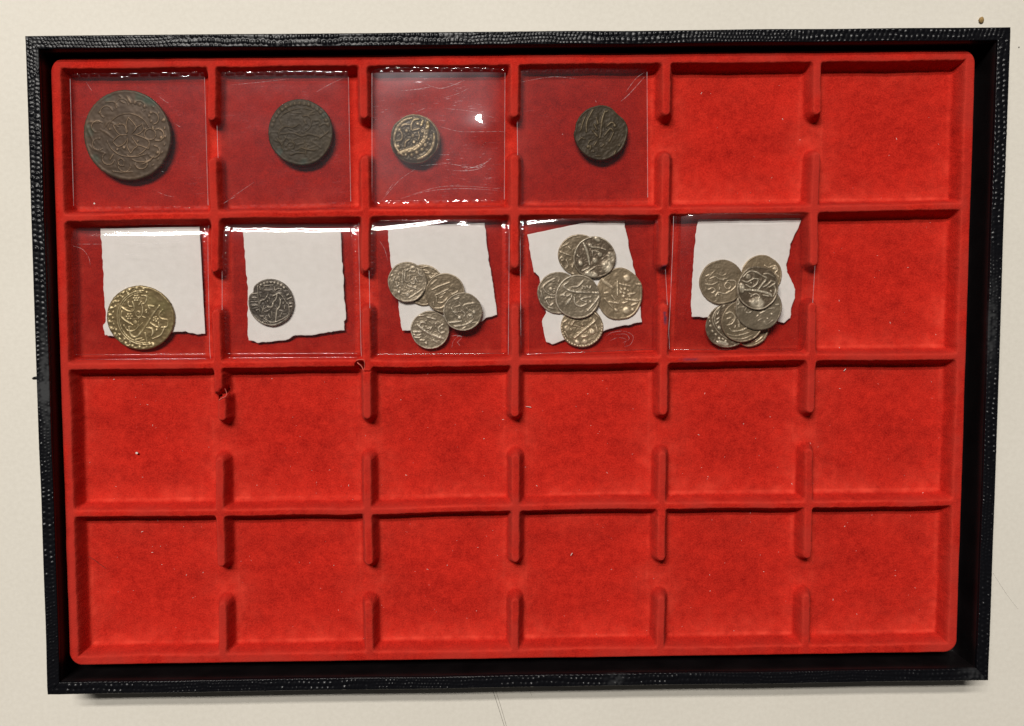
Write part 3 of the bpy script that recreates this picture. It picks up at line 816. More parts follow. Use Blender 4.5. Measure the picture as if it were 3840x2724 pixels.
coin("rightmost silver coin of the five coin pile, hanging over the paper edge", G3, M_S4, Z3, (1382, 920), (320, 315), ZC2 + 2 * LAY, 1.0,
     [(22, (1390, 830), (1440, 800), (1590, 780)), (22, (1210, 920), (1300, 930)), (24, (1360, 900), (1420, 950), (1400, 1000)), arc(20, 1500, 1005, 38, 40, -40, 220), (24, (1140, 1100), (1250, 1090), (1360, 1075)), (20, (1240, 1160), (1400, 1140), (1530, 1080)), (22, (1260, 720), (1330, 690)), (22, (1450, 860), (1500, 920)), (20, (1200, 860), (1260, 960), (1340, 1000))],
     [(1570, 930, 28), (1330, 1015, 30), (1500, 985, 20)], seed=15, scrib=4, rings=46, segs=130, rim=0.8, tilt=(1.2, 1.2))
coin("lowest silver coin of the five coin pile with small numerals", G3, M_S1, Z3, (843, 1220), (316, 314), ZC2, 1.0,
     [(42, (640, 1130), (740, 1220), (850, 1290), (960, 1330), (1070, 1370)), (26, (680, 1110), (740, 1090), (780, 1120)), (24, (700, 1080), (680, 1140)), (26, (800, 1200), (870, 1180), (840, 1220)), (36, (570, 1250), (700, 1250)), (28, (590, 1340), (680, 1350)), (28, (680, 1390), (750, 1390)), (26, (1060, 1130), (980, 1200), (1020, 1270), (1080, 1260)), (30, (900, 1390), (960, 1430)), (26, (800, 1010), (950, 1050)), (22, (640, 990), (750, 980)), (24, (740, 1160), (720, 1190)), (22, (560, 1290), (640, 1310), (700, 1290)), (30, (960, 1350), (1050, 1360))],
     [(1040, 1195, 18), (780, 1440, 22), (940, 1120, 18)], seed=16, rings=46, segs=130, rim=0.8, depth=0.32)

G4 = "six overlapping silver coins"
Z4 = (1980, 860, 3.4543)
coin("silver coin half hidden at the top of the six coin pile", G4, M_S2, Z4, (665, 335), (272, 268), ZC2, 1.0,
     [(18, (410, 290), (500, 320), (570, 350)), (18, (410, 390), (440, 360), (470, 390), (430, 410)), (18, (500, 400), (520, 460), (480, 520)), (18, (530, 230), (560, 260)), (20, (600, 400), (570, 500)), (18, (450, 220), (520, 190)), (18, (430, 450), (470, 500))], [(590, 580, 20), (450, 370, 14)], seed=17, scrib=5, rings=46, segs=130)
coin("silver coin at the top of the six coin pile, dark field with long upright stroke", G4, M_S5, Z4, (862, 365), (274, 268), ZC2 + LAY, 1.0,
     [(36, (720, 180), (770, 300), (800, 460)), (26, (800, 210), (830, 235), (920, 240), (1010, 270)), (22, (840, 340), (840, 280), (920, 300), (950, 330), (930, 350)), (20, (640, 340), (670, 360)), (16, (700, 540), (800, 490)), (16, (760, 560), (880, 480)), (18, (960, 390), (980, 370)), (150, (1020, 460), (1050, 520)), (60, (880, 120), (920, 150)), (100, (1070, 330), (1090, 420)), (90, (760, 570), (880, 590))],
     [(810, 210, 28), (935, 330, 32), (868, 405, 36), (682, 440, 32)], seed=18, rings=54, segs=150, rim=0.8, depth=0.36, tilt=(0.6, 1.0))
coin("silver coin at the left of the six coin pile, partly covered", G4, M_S4, Z4, (395, 825), (272, 270), ZC2, 1.0,
     [(20, (350, 640), (270, 680), (200, 750), (240, 820), (300, 850), (360, 850)), (18, (290, 670), (340, 680)), (20, (220, 910), (250, 890), (340, 890)), (20, (240, 930), (280, 990), (330, 960)), (18, (260, 1010), (340, 1030)), (16, (420, 650), (390, 690)), (18, (170, 800), (190, 900))], [(300, 780, 25)], seed=19, scrib=3, rings=46, segs=130)
coin("silver coin at the right of the six coin pile, widest with rough struck centre", G4, M_S3, Z4, (1187, 840), (300, 338), ZC2, 1.0,
     [(50, (960, 650), (1100, 760)), (30, (1160, 680), (1160, 860)), (22, (990, 830), (1050, 820)), (28, (1030, 940), (1180, 960)), (26, (1190, 710), (1330, 740)), (28, (1270, 910), (1440, 930)), (22, (1410, 720), (1470, 720)), (22, (1090, 860), (1130, 920)), (24, (1300, 850), (1390, 830)), (24, (1000, 900), (1100, 1020)), (22, (1230, 960), (1290, 940)), (20, (1340, 990), (1420, 960))],
     [(1285, 640, 45), (1280, 1055, 45), (1145, 1050, 22), (1360, 1045, 20), (1205, 820, 20), (1240, 870, 20), (1210, 780, 18), (1260, 780, 20), (1300, 800, 18), (1250, 830, 20), (1320, 870, 18)], seed=20, rings=56, segs=150, depth=0.32, notches=[(2, 14, 0.03), (33, 10, 0.025)], rim=0.35, wob=0.016)
coin("pale yellowed silver coin at the bottom of the six coin pile with beaded edge", G4, M_S3, Z4, (700, 1268), (276, 262), ZC2, 1.0,
     [(34, (870, 1190), (750, 1290), (600, 1410)), (20, (450, 1210), (500, 1180)), (26, (700, 1400), (770, 1380)), (24, (870, 1090), (920, 1140)), (20, (600, 1190), (560, 1250)), (18, (480, 1330), (520, 1400)), (18, (880, 1250), (900, 1330)), (18, (620, 1250), (680, 1270))],
     [(510, 1290, 38), (830, 1330, 38), (640, 1470, 35), (740, 1460, 30), (710, 1240, 14), (560, 1300, 18)] + arcdots(700, 1268, 262, 248, 175, 365, 24, 14), seed=21, rings=52, segs=150, depth=0.40, rim=0.2)
coin("silver coin in the centre of the six coin pile, lying on its neighbours", G4, M_S1, Z4, (645, 875), (290, 285), ZC2 + LAY + 0.05, 1.0,
     [(30, (910, 830), (700, 820), (560, 800), (480, 760), (470, 720), (520, 690)), (20, (580, 750), (650, 740), (720, 670)), (20, (540, 900), (490, 980)), (18, (430, 860), (480, 830)), (26, (600, 880), (610, 960), (680, 1000), (760, 970)), (22, (820, 880), (740, 890), (690, 915), (760, 945)), (22, (920, 880), (860, 960), (770, 1060)), (18, (700, 780), (720, 740)), (18, (745, 780), (740, 745)), (18, (780, 765), (770, 745), (800, 770), (815, 740)), (20, (500, 870), (560, 840)), (20, (520, 960), (560, 890), (570, 850))],
     [(812, 940, 16), (672, 880, 13), (470, 860, 14)], seed=22, rings=54, segs=150, rim=0.85, tilt=(0.5, 0.4))

G5 = "seven overlapping silver coins"
Z5 = (2590, 930, 4.06)
coin("silver coin hidden but for a bottom sliver in the seven coin pile", G5, M_S3, Z5, (905, 1200), (300, 305), ZC2, 1.0, [(18, (930, 1430), (1040, 1380)), (16, (1000, 1440), (1100, 1360))], [], seed=23, scrib=10, rings=40, segs=120)
coin("yellowish silver coin at the upper right of the seven coin pile, behind the topmost", G5, M_S3, Z5, (1085, 420), (306, 314), ZC2, 1.0,
     [(26, (1130, 270), (1190, 300), (1250, 290), (1300, 280), (1330, 340), (1290, 380)), (26, (1290, 390), (1350, 450))], [(1285, 320, 36)], seed=24, rings=50, segs=140, depth=0.30, rim=0.3, notches=[(58, 10, 0.02)])
coin("brown silver coin at the left of the seven coin pile", G5, M_S2, Z5, (478, 522), (340, 337), ZC2 + 0.2, 1.0,
     [(18, (300, 470), (380, 440), (450, 480), (560, 470)), (18, (230, 550), (330, 560), (420, 520)), (20, (540, 540), (580, 500), (680, 510), (690, 580), (640, 640), (560, 700)), arc(16, 570, 580, 48, 45, 0, 350), (18, (270, 640), (340, 610), (380, 650), (330, 690)), (20, (380, 740), (430, 680), (520, 700), (600, 660)), (16, (240, 430), (290, 410)), (16, (450, 600), (440, 640))],
     [(500, 490, 14), (430, 710, 14)], seed=25, scrib=6, rings=54, segs=150, depth=0.20, rim=0.35, tilt=(-0.5, -3.0))
coin("silver coin at the bottom left of the seven coin pile with beaded border", G5, M_S5, Z5, (566, 1190), (334, 335), ZC2 + LAY, 1.0,
     [(16, (440, 890), (360, 1000), (340, 1120), (400, 1250), (480, 1330), (560, 1390)), (16, (460, 880), (390, 990), (370, 1110), (420, 1230)), (20, (440, 940), (410, 1020)), (20, (400, 1090), (440, 1060)), (20, (380, 1160), (430, 1120)), (18, (520, 870), (500, 900)), (80, (560, 1470), (420, 1440))],
     [(330, 950, 18), (290, 1000, 18), (280, 1060, 20), (300, 1120, 18), (310, 1190, 22), (340, 1270, 20), (390, 1320, 20), (440, 1380, 20), (500, 1390, 20), (540, 1420, 18), (440, 1220, 30)], seed=26, scrib=4, rings=52, segs=150, depth=0.32, rim=0.45)
coin("silver coin low in the seven coin pile, between bottom left and lower right coins", G5, M_S2, Z5, (795, 1120), (328, 318), ZC2 + 2 * LAY, 1.0,
     [(55, (690, 900), (730, 1000), (740, 1200)), (26, (540, 1000), (620, 980), (680, 1060), (640, 1150), (560, 1180)), (20, (560, 1080), (620, 1060)), (24, (600, 1230), (640, 1270), (760, 1260), (860, 1220)), (20, (780, 1100), (800, 1160)), (16, (560, 1310), (700, 1340), (900, 1290)), (16, (600, 1370), (780, 1390), (950, 1330)), (20, (790, 1270), (830, 1230)), (18, (670, 1220), (690, 1180))], [], seed=27, scrib=4, rings=52, segs=150, depth=0.24, rim=0.4)
coin("large worn smooth silver coin at the lower right of the seven coin pile", G5, M_S4, Z5, (1042, 905), (356, 350), ZC2 + 3 * LAY, 1.0,
     [(18, (720, 780), (740, 840), (710, 870)), (18, (850, 980), (890, 990), (930, 970)), (18, (1060, 1000), (1150, 960)), (18, (1010, 1050), (1040, 1020)), (18, (1030, 1110), (1090, 1080)), (18, (1200, 930), (1290, 920)), (16, (1300, 870), (1350, 870))], [(1180, 1080, 14), (1240, 1010, 14)], seed=28, rings=54, segs=150, depth=0.26, rim=0.4, scrib=3)
coin("topmost silver coin of the seven coin pile with deep bold script", G5, M_S5, Z5, (1028, 610), (318, 330), ZC2 + 4 * LAY, 1.05,
     [(42, (830, 640), (1000, 650), (1200, 700), (1240, 740)), (28, (800, 440), (900, 360), (1000, 370), (1080, 420)), (24, (800, 500), (870, 520), (960, 470), (1050, 480)), (24, (850, 560), (930, 600), (1000, 560), (1030, 500)), (34, (1030, 640), (1090, 560), (1160, 470), (1100, 430)), (30, (1110, 600), (1180, 560), (1240, 510), (1290, 540), (1200, 600)), (26, (1120, 400), (1200, 400), (1280, 450)), (20, (1080, 570), (1100, 530)), (20, (900, 690), (950, 720)), (22, (920, 740), (1000, 700), (1050, 740), (1040, 790)), (22, (1110, 720), (1200, 740)), (26, (1270, 570), (1300, 640), (1270, 740)), (190, (980, 830), (1060, 860)), (90, (780, 560), (790, 660))],
     [(885, 440, 42), (1230, 660, 18), (925, 535, 16)], seed=29, rings=58, segs=160, depth=0.34, rim=0.7, tilt=(0.8, 0))

# ------------------------------------------------------------------ torn paper slips (inside the pockets)
def slip(label, zoom, pts, z, cut, seed):
    """outline traced in a crop; every edge is torn a little; a real sheet with thickness"""
    x0, y0, sc = zoom
    rs = np.random.RandomState(seed)
    q = np.array([at(x0 + a / sc, y0 + b / sc, z) for a, b in pts])
    out = []
    for k in range(len(q)):
        a, b = q[k], q[(k + 1) % len(q)]
        L = np.linalg.norm(b - a); n = max(1, int(L / 0.55))
        nrm = np.array([-(b - a)[1], (b - a)[0], 0]) / (L + 1e-9)
        ph = rs.rand() * 50
        for i in range(n):
            t = i / n
            am = 0.05 if k in cut else 0.26
            j_ = float(vnoise(np.array([t * L / 1.9 + ph]), np.array([ph]), seed)[0] + 0.5 * vnoise(np.array([t * L / 0.7 + ph]), np.array([ph + 3]), seed + 1)[0])
            out.append(a + (b - a) * t + nrm * am * j_ * min(1.0, 4 * t, 4 * (1 - t)))
    out = np.array(out); n = len(out)
    cen = out.mean(0)
    inn = out + (cen - out) / np.linalg.norm(cen - out, axis=1)[:, None] * 0.32
    rise = lambda p: 0.05 * np.sin(p[:, 0] / 7.0 + seed) + 0.05 * np.sin(p[:, 1] / 6.0)
    top = inn.copy(); top[:, 2] += 0.10
    mid = out.copy(); mid[:, 2] += 0.03
    bot = out.copy()
    P = np.vstack([top, mid, bot])
    F = [tuple(range(n))]
    for k in range(n):
        k2 = (k + 1) % n
        F.append((k, n + k, n + k2, k2)); F.append((n + k, 2 * n + k, 2 * n + k2, n + k2))
    F.append(tuple(2 * n + k for k in range(n - 1, -1, -1)))
    area = 0.5 * np.sum(out[:, 0] * np.roll(out[:, 1], -1) - np.roll(out[:, 0], -1) * out[:, 1])
    if area < 0: F = [f[::-1] for f in F]
    o = mesh_obj("paper_slip", P, F, M_PAPER, origin=(cen[0], cen[1], z), smooth=False, attrs={"edge": np.concatenate([np.zeros(n), np.ones(n), np.ones(n)])})
    tag(o, label, "paper", "torn white paper slips in the second row pockets")
    return o
RA, RB, RC = (0, 750, 1.6243), (1300, 750, 1.6243), (2440, 750, 1.6243)
ZP = ZB2 + 0.14
slip("torn white paper slip behind the gold coloured coin", RA, [(613, 176), (1215, 163), (1232, 480), (1250, 815), (1200, 820), (1130, 800), (1060, 805), (980, 840), (800, 845), (670, 828), (640, 825), (628, 770), (645, 735), (638, 620), (630, 500), (622, 300)], ZP, (0, 1, 2), 31)
slip("torn white paper slip behind the dark notched coin", RA, [(1480, 195), (2075, 185), (2080, 300), (2095, 560), (2108, 715), (2095, 740), (2098, 795), (2000, 805), (1900, 825), (1800, 825), (1740, 855), (1650, 865), (1570, 872), (1515, 855), (1508, 800), (1510, 600), (1497, 400)], ZP, (0,), 32)
slip("torn white paper slip behind the five coin pile", RB, [(250, 165), (840, 140), (855, 290), (870, 400), (885, 470), (900, 590), (915, 700), (860, 715), (830, 738), (700, 760), (520, 780), (390, 795), (340, 797), (320, 680), (300, 520), (270, 400), (258, 280)], ZP, (0,), 33)
slip("torn white paper slip set askew behind the six coin pile", RB, [(1100, 212), (1250, 180), (1420, 145), (1690, 115), (1720, 300), (1760, 460), (1780, 600), (1798, 745), (1640, 775), (1565, 800), (1330, 850), (1250, 880), (1215, 865), (1190, 740), (1215, 690), (1200, 600), (1175, 480), (1165, 460), (1140, 440), (1120, 330)], ZP, (0, 1, 2), 34)
slip("torn white paper slip with ragged right side behind the seven coin pile", RC, [(290, 97), (930, 95), (900, 170), (850, 270), (845, 330), (825, 400), (830, 440), (860, 500), (880, 545), (878, 600), (855, 660), (850, 720), (810, 750), (760, 740), (560, 725), (340, 715), (250, 712), (245, 640), (265, 300), (280, 170)], ZP, (0,), 35)

# ------------------------------------------------------------------ clear plastic coin pockets
def pocket(label, corners, zf, zb, welds, seed, drop=(0.8, 0.8, 0.8, 0.8), dlen=(3, 3, 3, 3), topmod=None, bumps=(), wave=0.06, film=None, seamtilt=None, pillow=(0.15, 0.15), scratches=(), fold_rows=()):
    """corners TL TR BR BL in photograph pixels. zf / zb level of the front / back sheet.
    drop: how far the front sheet falls at top, right, bottom, left; welds: 'tb' or 'lr'"""
    q = [at(px, py, zb + 0.6) for px, py in corners]
    TL, TR, BR, BL = q
    N = 84
    s = np.linspace(0, 1, N); s = 0.5 - 0.5 * np.cos(s * math.pi) * (0.55) - (0.5 - s) * 0.45   # denser at the edges
    s = (s - s[0]) / (s[-1] - s[0])
    U, V = np.meshgrid(s, s, indexing='ij')            # U left-right, V top-bottom
    wm = 2.6 / 49.0
    if 't' in welds: V = wm + V * (1 - 2 * wm)
    if 'l' in welds: U = wm + U * (1 - 2 * wm)
    Pp = (TL[None, None] * ((1 - U) * (1 - V))[..., None] + TR[None, None] * (U * (1 - V))[..., None] + BR[None, None] * (U * V)[..., None] + BL[None, None] * ((1 - U) * V)[..., None])
    wob = 0.10 * vnoise(U * 5, V * 0 + seed, seed) * np.exp(-V * 14) + 0.08 * vnoise(V * 5, U * 0 + seed, seed + 1)
    Xp, Yp = Pp[..., 0], Pp[..., 1]
    W_ = np.linalg.norm(TR - TL); H_ = np.linalg.norm(BL - TL)
    dT, dR, dB, dL = V * H_, (1 - U) * W_, (1 - V) * H_, U * W_
    tm = np.ones_like(U) if topmod is None else topmod(U)
    Zf = zf + 0 * U
    Zf = Zf - drop[0] * tm * np.exp(-dT / dlen[0]) - drop[1] * np.exp(-dR / dlen[1]) - drop[2] * np.exp(-dB / dlen[2]) - drop[3] * np.exp(-dL / dlen[3])
    Zf += wave * (vnoise(Xp / 8.0 + seed, Yp / 8.0, seed + 2) + 0.4 * vnoise(Xp / 3.3, Yp / 3.3 + seed, seed + 3))
    for bx, by, amp, sx, sy, ang in bumps:
        c = at(bx, by, zf); x, y = Xp - c[0], Yp - c[1]
        a = x * math.cos(ang) + y * math.sin(ang); b = -x * math.sin(ang) + y * math.cos(ang)
        Zf += amp * np.exp(-0.5 * ((a / sx) ** 2 + (b / sy) ** 2))
    Zf = np.maximum(Zf, zb + 0.16)
    c0 = q[0] * 0.25 + q[1] * 0.25 + q[2] * 0.25 + q[3] * 0.25
    root = empty("coin_pocket", (c0[0], c0[1], zb))
    tag(root, label, "coin pocket", "clear plastic coin pockets")
    gf = grid_faces(N, N)[:, ::-1]
    mesh_obj("front_sheet", np.stack([Xp, Yp + 0, Zf], 2).reshape(-1, 3), gf, film or M_FILM, root)
    Zb = zb + 0.02 * vnoise(Xp / 9, Yp / 9, seed + 4)
    if 't' in welds: Zb = Zb + (zf - zb - 0.2) * np.clip(1 - dT / 5.0, 0, 1) ** 2
    else: Zb = Zb + 0.5 * np.clip(1 - np.minimum(dL, dR) / 5.0, 0, 1) ** 2
    mesh_obj("back_sheet", np.stack([Xp, Yp, Zb], 2).reshape(-1, 3)[:, :], gf, M_BACK, root)
    # welded seams: strips of small pressed bars
    def seam(a, b, inw, zfun, amp):
        L = np.linalg.norm(b - a); d = (b - a) / L
        wd = 2.6; nu = int(L / 0.17); nv = 15
        t = np.linspace(0, 1, nu); w = np.linspace(0, wd, nv)
        T, Wd = np.meshgrid(t, w, indexing='ij')
        u = T * L
        per = 3.5 if 't' in welds else 2.1
        fu = (u % per) / per
        bar = np.clip((0.5 - np.abs(fu - 0.5)) / 0.05 - 2.2, 0, 1) * np.clip(1 - ((Wd - 1.2) / (0.95 if 't' in welds else 0.4)) ** 2, 0, 1)
        ridge = np.exp(-((Wd - 2.3) / 0.13) ** 2) * (0.6 + 0.4 * (fu > 0.15))
        rs = np.random.RandomState(seed)
        tiltb = rs.randn(int(L / per) + 2)[np.floor(u / per).astype(int)] * 0.10
        P = a[None, None] + u[..., None] * d + Wd[..., None] * inw
        st_ = 0 if seamtilt is None else seamtilt(T)
        z = zfun(T, Wd) + amp * bar + (2.2 * amp * tiltb + st_) * (Wd - 1.2) * (bar > 0) + (0.06 if seamtilt is not None else 0.0) * ridge + 0.02 * vnoise(u * 2, Wd * 2, seed)
        P[..., 2] = z
        f = grid_faces(nu, nv)
        if np.cross(d[:2], inw[:2]) < 0: f = f[:, ::-1]
        return mesh_obj("weld_seam", P.reshape(-1, 3), f, M_SEAM, root)
    def front_z(uu, vv):
        return lambda T, Wd: np.interp(0, [0, 1], [0, 1])
    def samp(edge):
        def fn(T, Wd):
            if edge == 't': ui, vi = T, Wd / H_
            elif edge == 'b': ui, vi = T, 1 - Wd / H_
            elif edge == 'l': ui, vi = Wd / W_, T
            else: ui, vi = 1 - Wd / W_, T
            fi = np.interp(ui, U[:, 0], np.arange(N)); fj = np.interp(vi, V[0], np.arange(N))
            i0 = np.clip(fi.astype(int), 0, N - 2); j0 = np.clip(fj.astype(int), 0, N - 2)
            a, b = fi - i0, fj - j0
            return Zf[i0, j0] * (1 - a) * (1 - b) + Zf[i0 + 1, j0] * a * (1 - b) + Zf[i0, j0 + 1] * (1 - a) * b + Zf[i0 + 1, j0 + 1] * a * b + 0.07
        return fn
    nd = lambda v: v / np.linalg.norm(v)
    if 't' in welds: seam(TL, TR, nd(BL - TL), samp('t'), pillow[0])
    if 'b' in welds: seam(BL, BR, nd(TL - BL), samp('b'), pillow[1])
    if 'l' in welds: seam(TL, BL, nd(TR - TL), samp('l'), pillow[0])
    if 'r' in welds: seam(TR, BR, nd(TL - TR), samp('r'), pillow[1])
    for w, *pts in scratches:                           # fine rubbed scratches on the front sheet
        g = spline(np.array([at(a, b, zf) for a, b in pts]), 6)
        fi = np.array([np.unravel_index(np.argmin((Xp - a[0]) ** 2 + (Yp - a[1]) ** 2), Xp.shape) for a in g])
        g[:, 2] = Zf[fi[:, 0], fi[:, 1]] + 0.05
        d = np.gradient(g, axis=0); nn = np.stack([-d[:, 1], d[:, 0], 0 * d[:, 0]], 1); nn /= np.linalg.norm(nn, axis=1)[:, None] + 1e-9
        hw = (w * 0.5 * np.sin(np.linspace(0.15, math.pi - 0.15, len(g))) ** 0.7)[:, None]
        n_ = len(g)
        mesh_obj("scratch", np.vstack([g + nn * hw, g - nn * hw]), [(i, n_ + i, n_ + i + 1, i + 1) for i in range(n_ - 1)], M_SCRATCH, root)
    # the cut border of the front sheet, a thin bright line of plastic
    if 'l' in welds:                                    # rolled fold along the bottom
        for off in fold_rows:
            g = np.stack([BL + (BR - BL) * t_ + (TL - BL) / H_ * off for t_ in np.linspace(0.02, 0.985, 40)])
            fj = np.clip((1 - off / H_) * (N - 1), 0, N - 1).astype(int) if np.ndim(off) else int((1 - off / H_) * (N - 1))
            g[:, 2] = np.interp(np.linspace(0.02, 0.985, 40), U[:, 0], Zf[:, fj]) + 0.06 + 0.05 * np.sin(np.linspace(0, 9, 40) + seed)
            P, F = tube(g, 0.15, 7)
            mesh_obj("fold", P, F, M_FOLD, root)
    S3 = np.stack([Xp, Yp, Zf], 2)
    if 'l' in welds:
        P, F = tube(S3[:, 0] + np.array([0, 0, 0.03]), 0.09, 6)
        mesh_obj("mouth_edge", P, F, M_FOLD, root)
    for side, (a, b) in ((0, (TL, BL)), (N - 1, (TR, BR))):
        g = np.stack([a + (b - a) * t_ for t_ in V[0]])
        g[:, 2] = S3[side, :, 2] + 0.05
        P, F = tube(g, 0.10, 5)
        mesh_obj("cut_edge", P, F, M_EDGE, root)
    return root

ZF1 = -2.75
g_t = lambda a: (lambda U: a(U))
pocket("clear plastic pocket around the large flower coin", [(268, 271), (770, 266), (785, 800), (283, 802)], ZF1, ZB1, 'tb', 1, drop=(0.12, .5, .12, .5), dlen=(2.2, 2.5, 2, 2.5), pillow=(0.2, 0.07), scratches=[(0.14, (597, 363), (622, 382), (634, 388)), (0.14, (653, 462), (671, 474), (683, 477)), (0.12, (323, 308), (345, 342)), (0.12, (591, 720), (622, 733), (653, 739)), (0.20, (606, 643), (616, 646))])
pocket("clear plastic pocket around the olive coin with beaded edge", [(811, 266), (1308, 265), (1318, 785), (828, 800)], ZF1 + .1, ZB1, 'tb', 2, drop=(0.12, .5, .1, .7), dlen=(2.2, 2.5, 2, 3.0), wave=0.09, pillow=(0.10, 0.04), scratches=[(0.16, (837, 763), (862, 748), (887, 736)), (0.12, (862, 320), (985, 308), (1084, 296)), (0.12, (1188, 345), (1231, 320), (1293, 289)), (0.10, (862, 745), (954, 683))])
pocket("shiny clear plastic pocket with glare spot around the thick brass coin", [(1398, 252), (1894, 251), (1891, 779), (1398, 785)], ZF1 + 1.2, ZB1, 'tb', 3, drop=(.15, .9, .3, 1.0), dlen=(2.8, 2.6, 3, 3.0), topmod=lambda U: 0.2 + 0.9 * U, film=M_RUBBED, seamtilt=lambda T: 0.12 * T,
       bumps=[(1815, 486, 0.78, 4.2, 3.2, -0.25), (1560, 330, 0.3, 9, 4, 0.2)], wave=0.05, pillow=(0.17, 0.12), scratches=[(0.25, (1503, 342), (1565, 336), (1620, 326)), (0.22, (1596, 317), (1645, 332), (1682, 326), (1743, 302)), (0.15, (1645, 474), (1719, 493), (1805, 496), (1891, 493)), (0.22, (1651, 610), (1731, 622), (1793, 628), (1842, 594)), (0.25, (1743, 637), (1793, 622), (1836, 603)), (0.20, (1694, 640), (1768, 640), (1823, 622)), (0.15, (1432, 751), (1497, 677), (1559, 634)), (0.14, (1534, 733), (1645, 702), (1743, 699), (1873, 708)), (0.14, (1503, 745), (1608, 717), (1731, 708), (1866, 714)), (0.20, (1546, 425), (1596, 406)), (0.14, (1663, 369), (1719, 351), (1756, 332)), (0.12, (1663, 406), (1768, 419), (1854, 443)), (0.20, (1725, 643), (1805, 634)), (0.14, (1577, 622), (1645, 616), (1694, 610)), (0.30, (1731, 627), (1756, 629)), (0.14, (1442, 733), (1479, 683))])
pocket("clear plastic pocket around the dark coin with leaf sprig", [(1937, 249), (2424, 246), (2427, 770), (1943, 781)], ZF1, ZB1, 'tb', 4, drop=(0.0, .4, .1, .4), dlen=(2.2, 2.5, 2, 2.5), wave=0.035, pillow=(0.03, 0.03), scratches=[(0.22, (2328, 381), (2359, 354), (2417, 289)), (0.14, (2347, 345), (2384, 296), (2417, 271)), (0.12, (1953, 308), (2070, 289), (2162, 296)), (0.15, (2233, 376), (2236, 385)), (0.30, (2108, 502), (2111, 506))])
ZF2 = -2.6
pocket("clear plastic pocket around the gold coloured coin", [(249, 845), (785, 841), (794, 1347), (274, 1350)], ZF2 + .3, ZB2, 'lr', 5, drop=(1.9, .9, 1.1, .9), dlen=(3.0, 2.5, 1.6, 2.5), pillow=(0.06, 0.06), fold_rows=(0.2, 1.9), scratches=[(0.14, (271, 922), (308, 935), (332, 965), (339, 996)), (0.12, (289, 916), (382, 916)), (0.14, (431, 898), (554, 916), (677, 904)), (0.12, (443, 953), (554, 959))])
pocket("clear plastic pocket around the dark notched coin", [(840, 836), (1347, 830), (1358, 1342), (840, 1344)], ZF2 + .3, ZB2, 'lr', 6, drop=(1.9, .9, 1.1, .9), dlen=(3.0, 2.5, 1.6, 2.5), topmod=lambda U: 0.75 + 0.3 * U, pillow=(0.06, 0.06), fold_rows=(0.2, 1.7))
pocket("clear plastic pocket around the five coin pile", [(1386, 830), (1910, 827), (1906, 1329), (1395, 1332)], ZF2 + 1.4, ZB2, 'lr', 7, drop=(1.6, 1.0, 1.0, 1.0), dlen=(3.0, 3, 2, 3), topmod=lambda U: 0.35 + 1.1 * np.abs(U - 0.55) ** 0.8, pillow=(0.05, 0.05), fold_rows=(0.4,), scratches=[(0.14, (1694, 1304), (1700, 1280), (1719, 1261), (1731, 1267), (1713, 1286)), (0.14, (1694, 1261), (1713, 1258), (1734, 1262)), (0.14, (1423, 904), (1442, 935), (1454, 978)), (0.12, (1713, 1280), (1725, 1298))])
pocket("clear plastic pocket around the six coin pile", [(1950, 812), (2479, 805), (2507, 1310), (1953, 1332)], ZF2 + 0.8, ZB2, 'lr', 8, drop=(1.7, 1.0, 0.8, 1.0), dlen=(3.6, 3, 2, 3), topmod=lambda U: 0.3 + 1.2 * np.abs(U - 0.5),
       bumps=[(2195, 1330, 0.9, 3.0, 2.2, 0.0)], pillow=(0.05, 0.05), fold_rows=(0.3,), scratches=[(0.12, (2273, 1261), (2297, 1247), (2341, 1243), (2374, 1261), (2365, 1292), (2341, 1301)), (0.10, (2285, 1280), (2316, 1267), (2347, 1273), (2341, 1292)), (0.10, (2310, 1255), (2347, 1254), (2359, 1273), (2334, 1286))])
pocket("clear plastic pocket around the seven coin pile", [(2520, 807), (3053, 808), (3022, 1313), (2498, 1313)], ZF2 + 3.7, ZB2, 'lr', 9, drop=(1.1, 3.0, 3.0, 3.0), dlen=(7.0, 5.0, 5.0, 5.0), topmod=lambda U: 0.75 + 0.35 * np.sin(U * 9), pillow=(0.05, 0.05), fold_rows=(0.2,))

# ------------------------------------------------------------------ small things
M_CRUMB = mat_plain("brown_crumb", (0.36, 0.23, 0.09), 0.7)
M_HAIR = mat_plain("dark_hair", (0.06, 0.05, 0.04), 0.5)
M_LINT = mat_plain("white_lint", (0.80, 0.72, 0.66), 0.9)
M_MARK = mat_plain("scratch_mark", (0.22, 0.20, 0.17), 0.7)

def pebble(name, label, cat, px, py, z, rx, ry, rz, mat, seed):
    c = at(px, py, z)
    rs = np.random.RandomState(seed)
    n, k = 14, 8
    P = [(0, 0, rz)]
    for i in range(1, k):
        ph = math.pi * i / k
        for j in range(n):
            th = 2 * math.pi * j / n
            f = 1 + 0.14 * rs.randn() * 0.5 + 0.18 * math.cos(th + 0.7)
            P.append((rx * f * math.sin(ph) * math.cos(th), ry * f * math.sin(ph) * math.sin(th), rz * math.cos(ph)))
    P.append((0, 0, -rz))
    F = [(0, 1 + j, 1 + (j + 1) % n) for j in range(n)]
    for i in range(k - 2):
        for j in range(n):
            F.append((1 + i * n + j, 1 + (i + 1) * n + j, 1 + (i + 1) * n + (j + 1) % n, 1 + i * n + (j + 1) % n))
    e = len(P) - 1
    F += [(e, 1 + (k - 2) * n + (j + 1) % n, 1 + (k - 2) * n + j) for j in range(n)]
    P = np.array(P) + c + np.array([0, 0, rz * 0.96])
    o = mesh_obj(name, P, F, mat, origin=(c[0], c[1], z))
    return tag(o, label, cat)
pebble("crumb", "small brown crumb on the table above the case's upper right corner", "crumb", 3676, 76, -ZT, 0.95, 1.05, 0.6, M_CRUMB, 3)
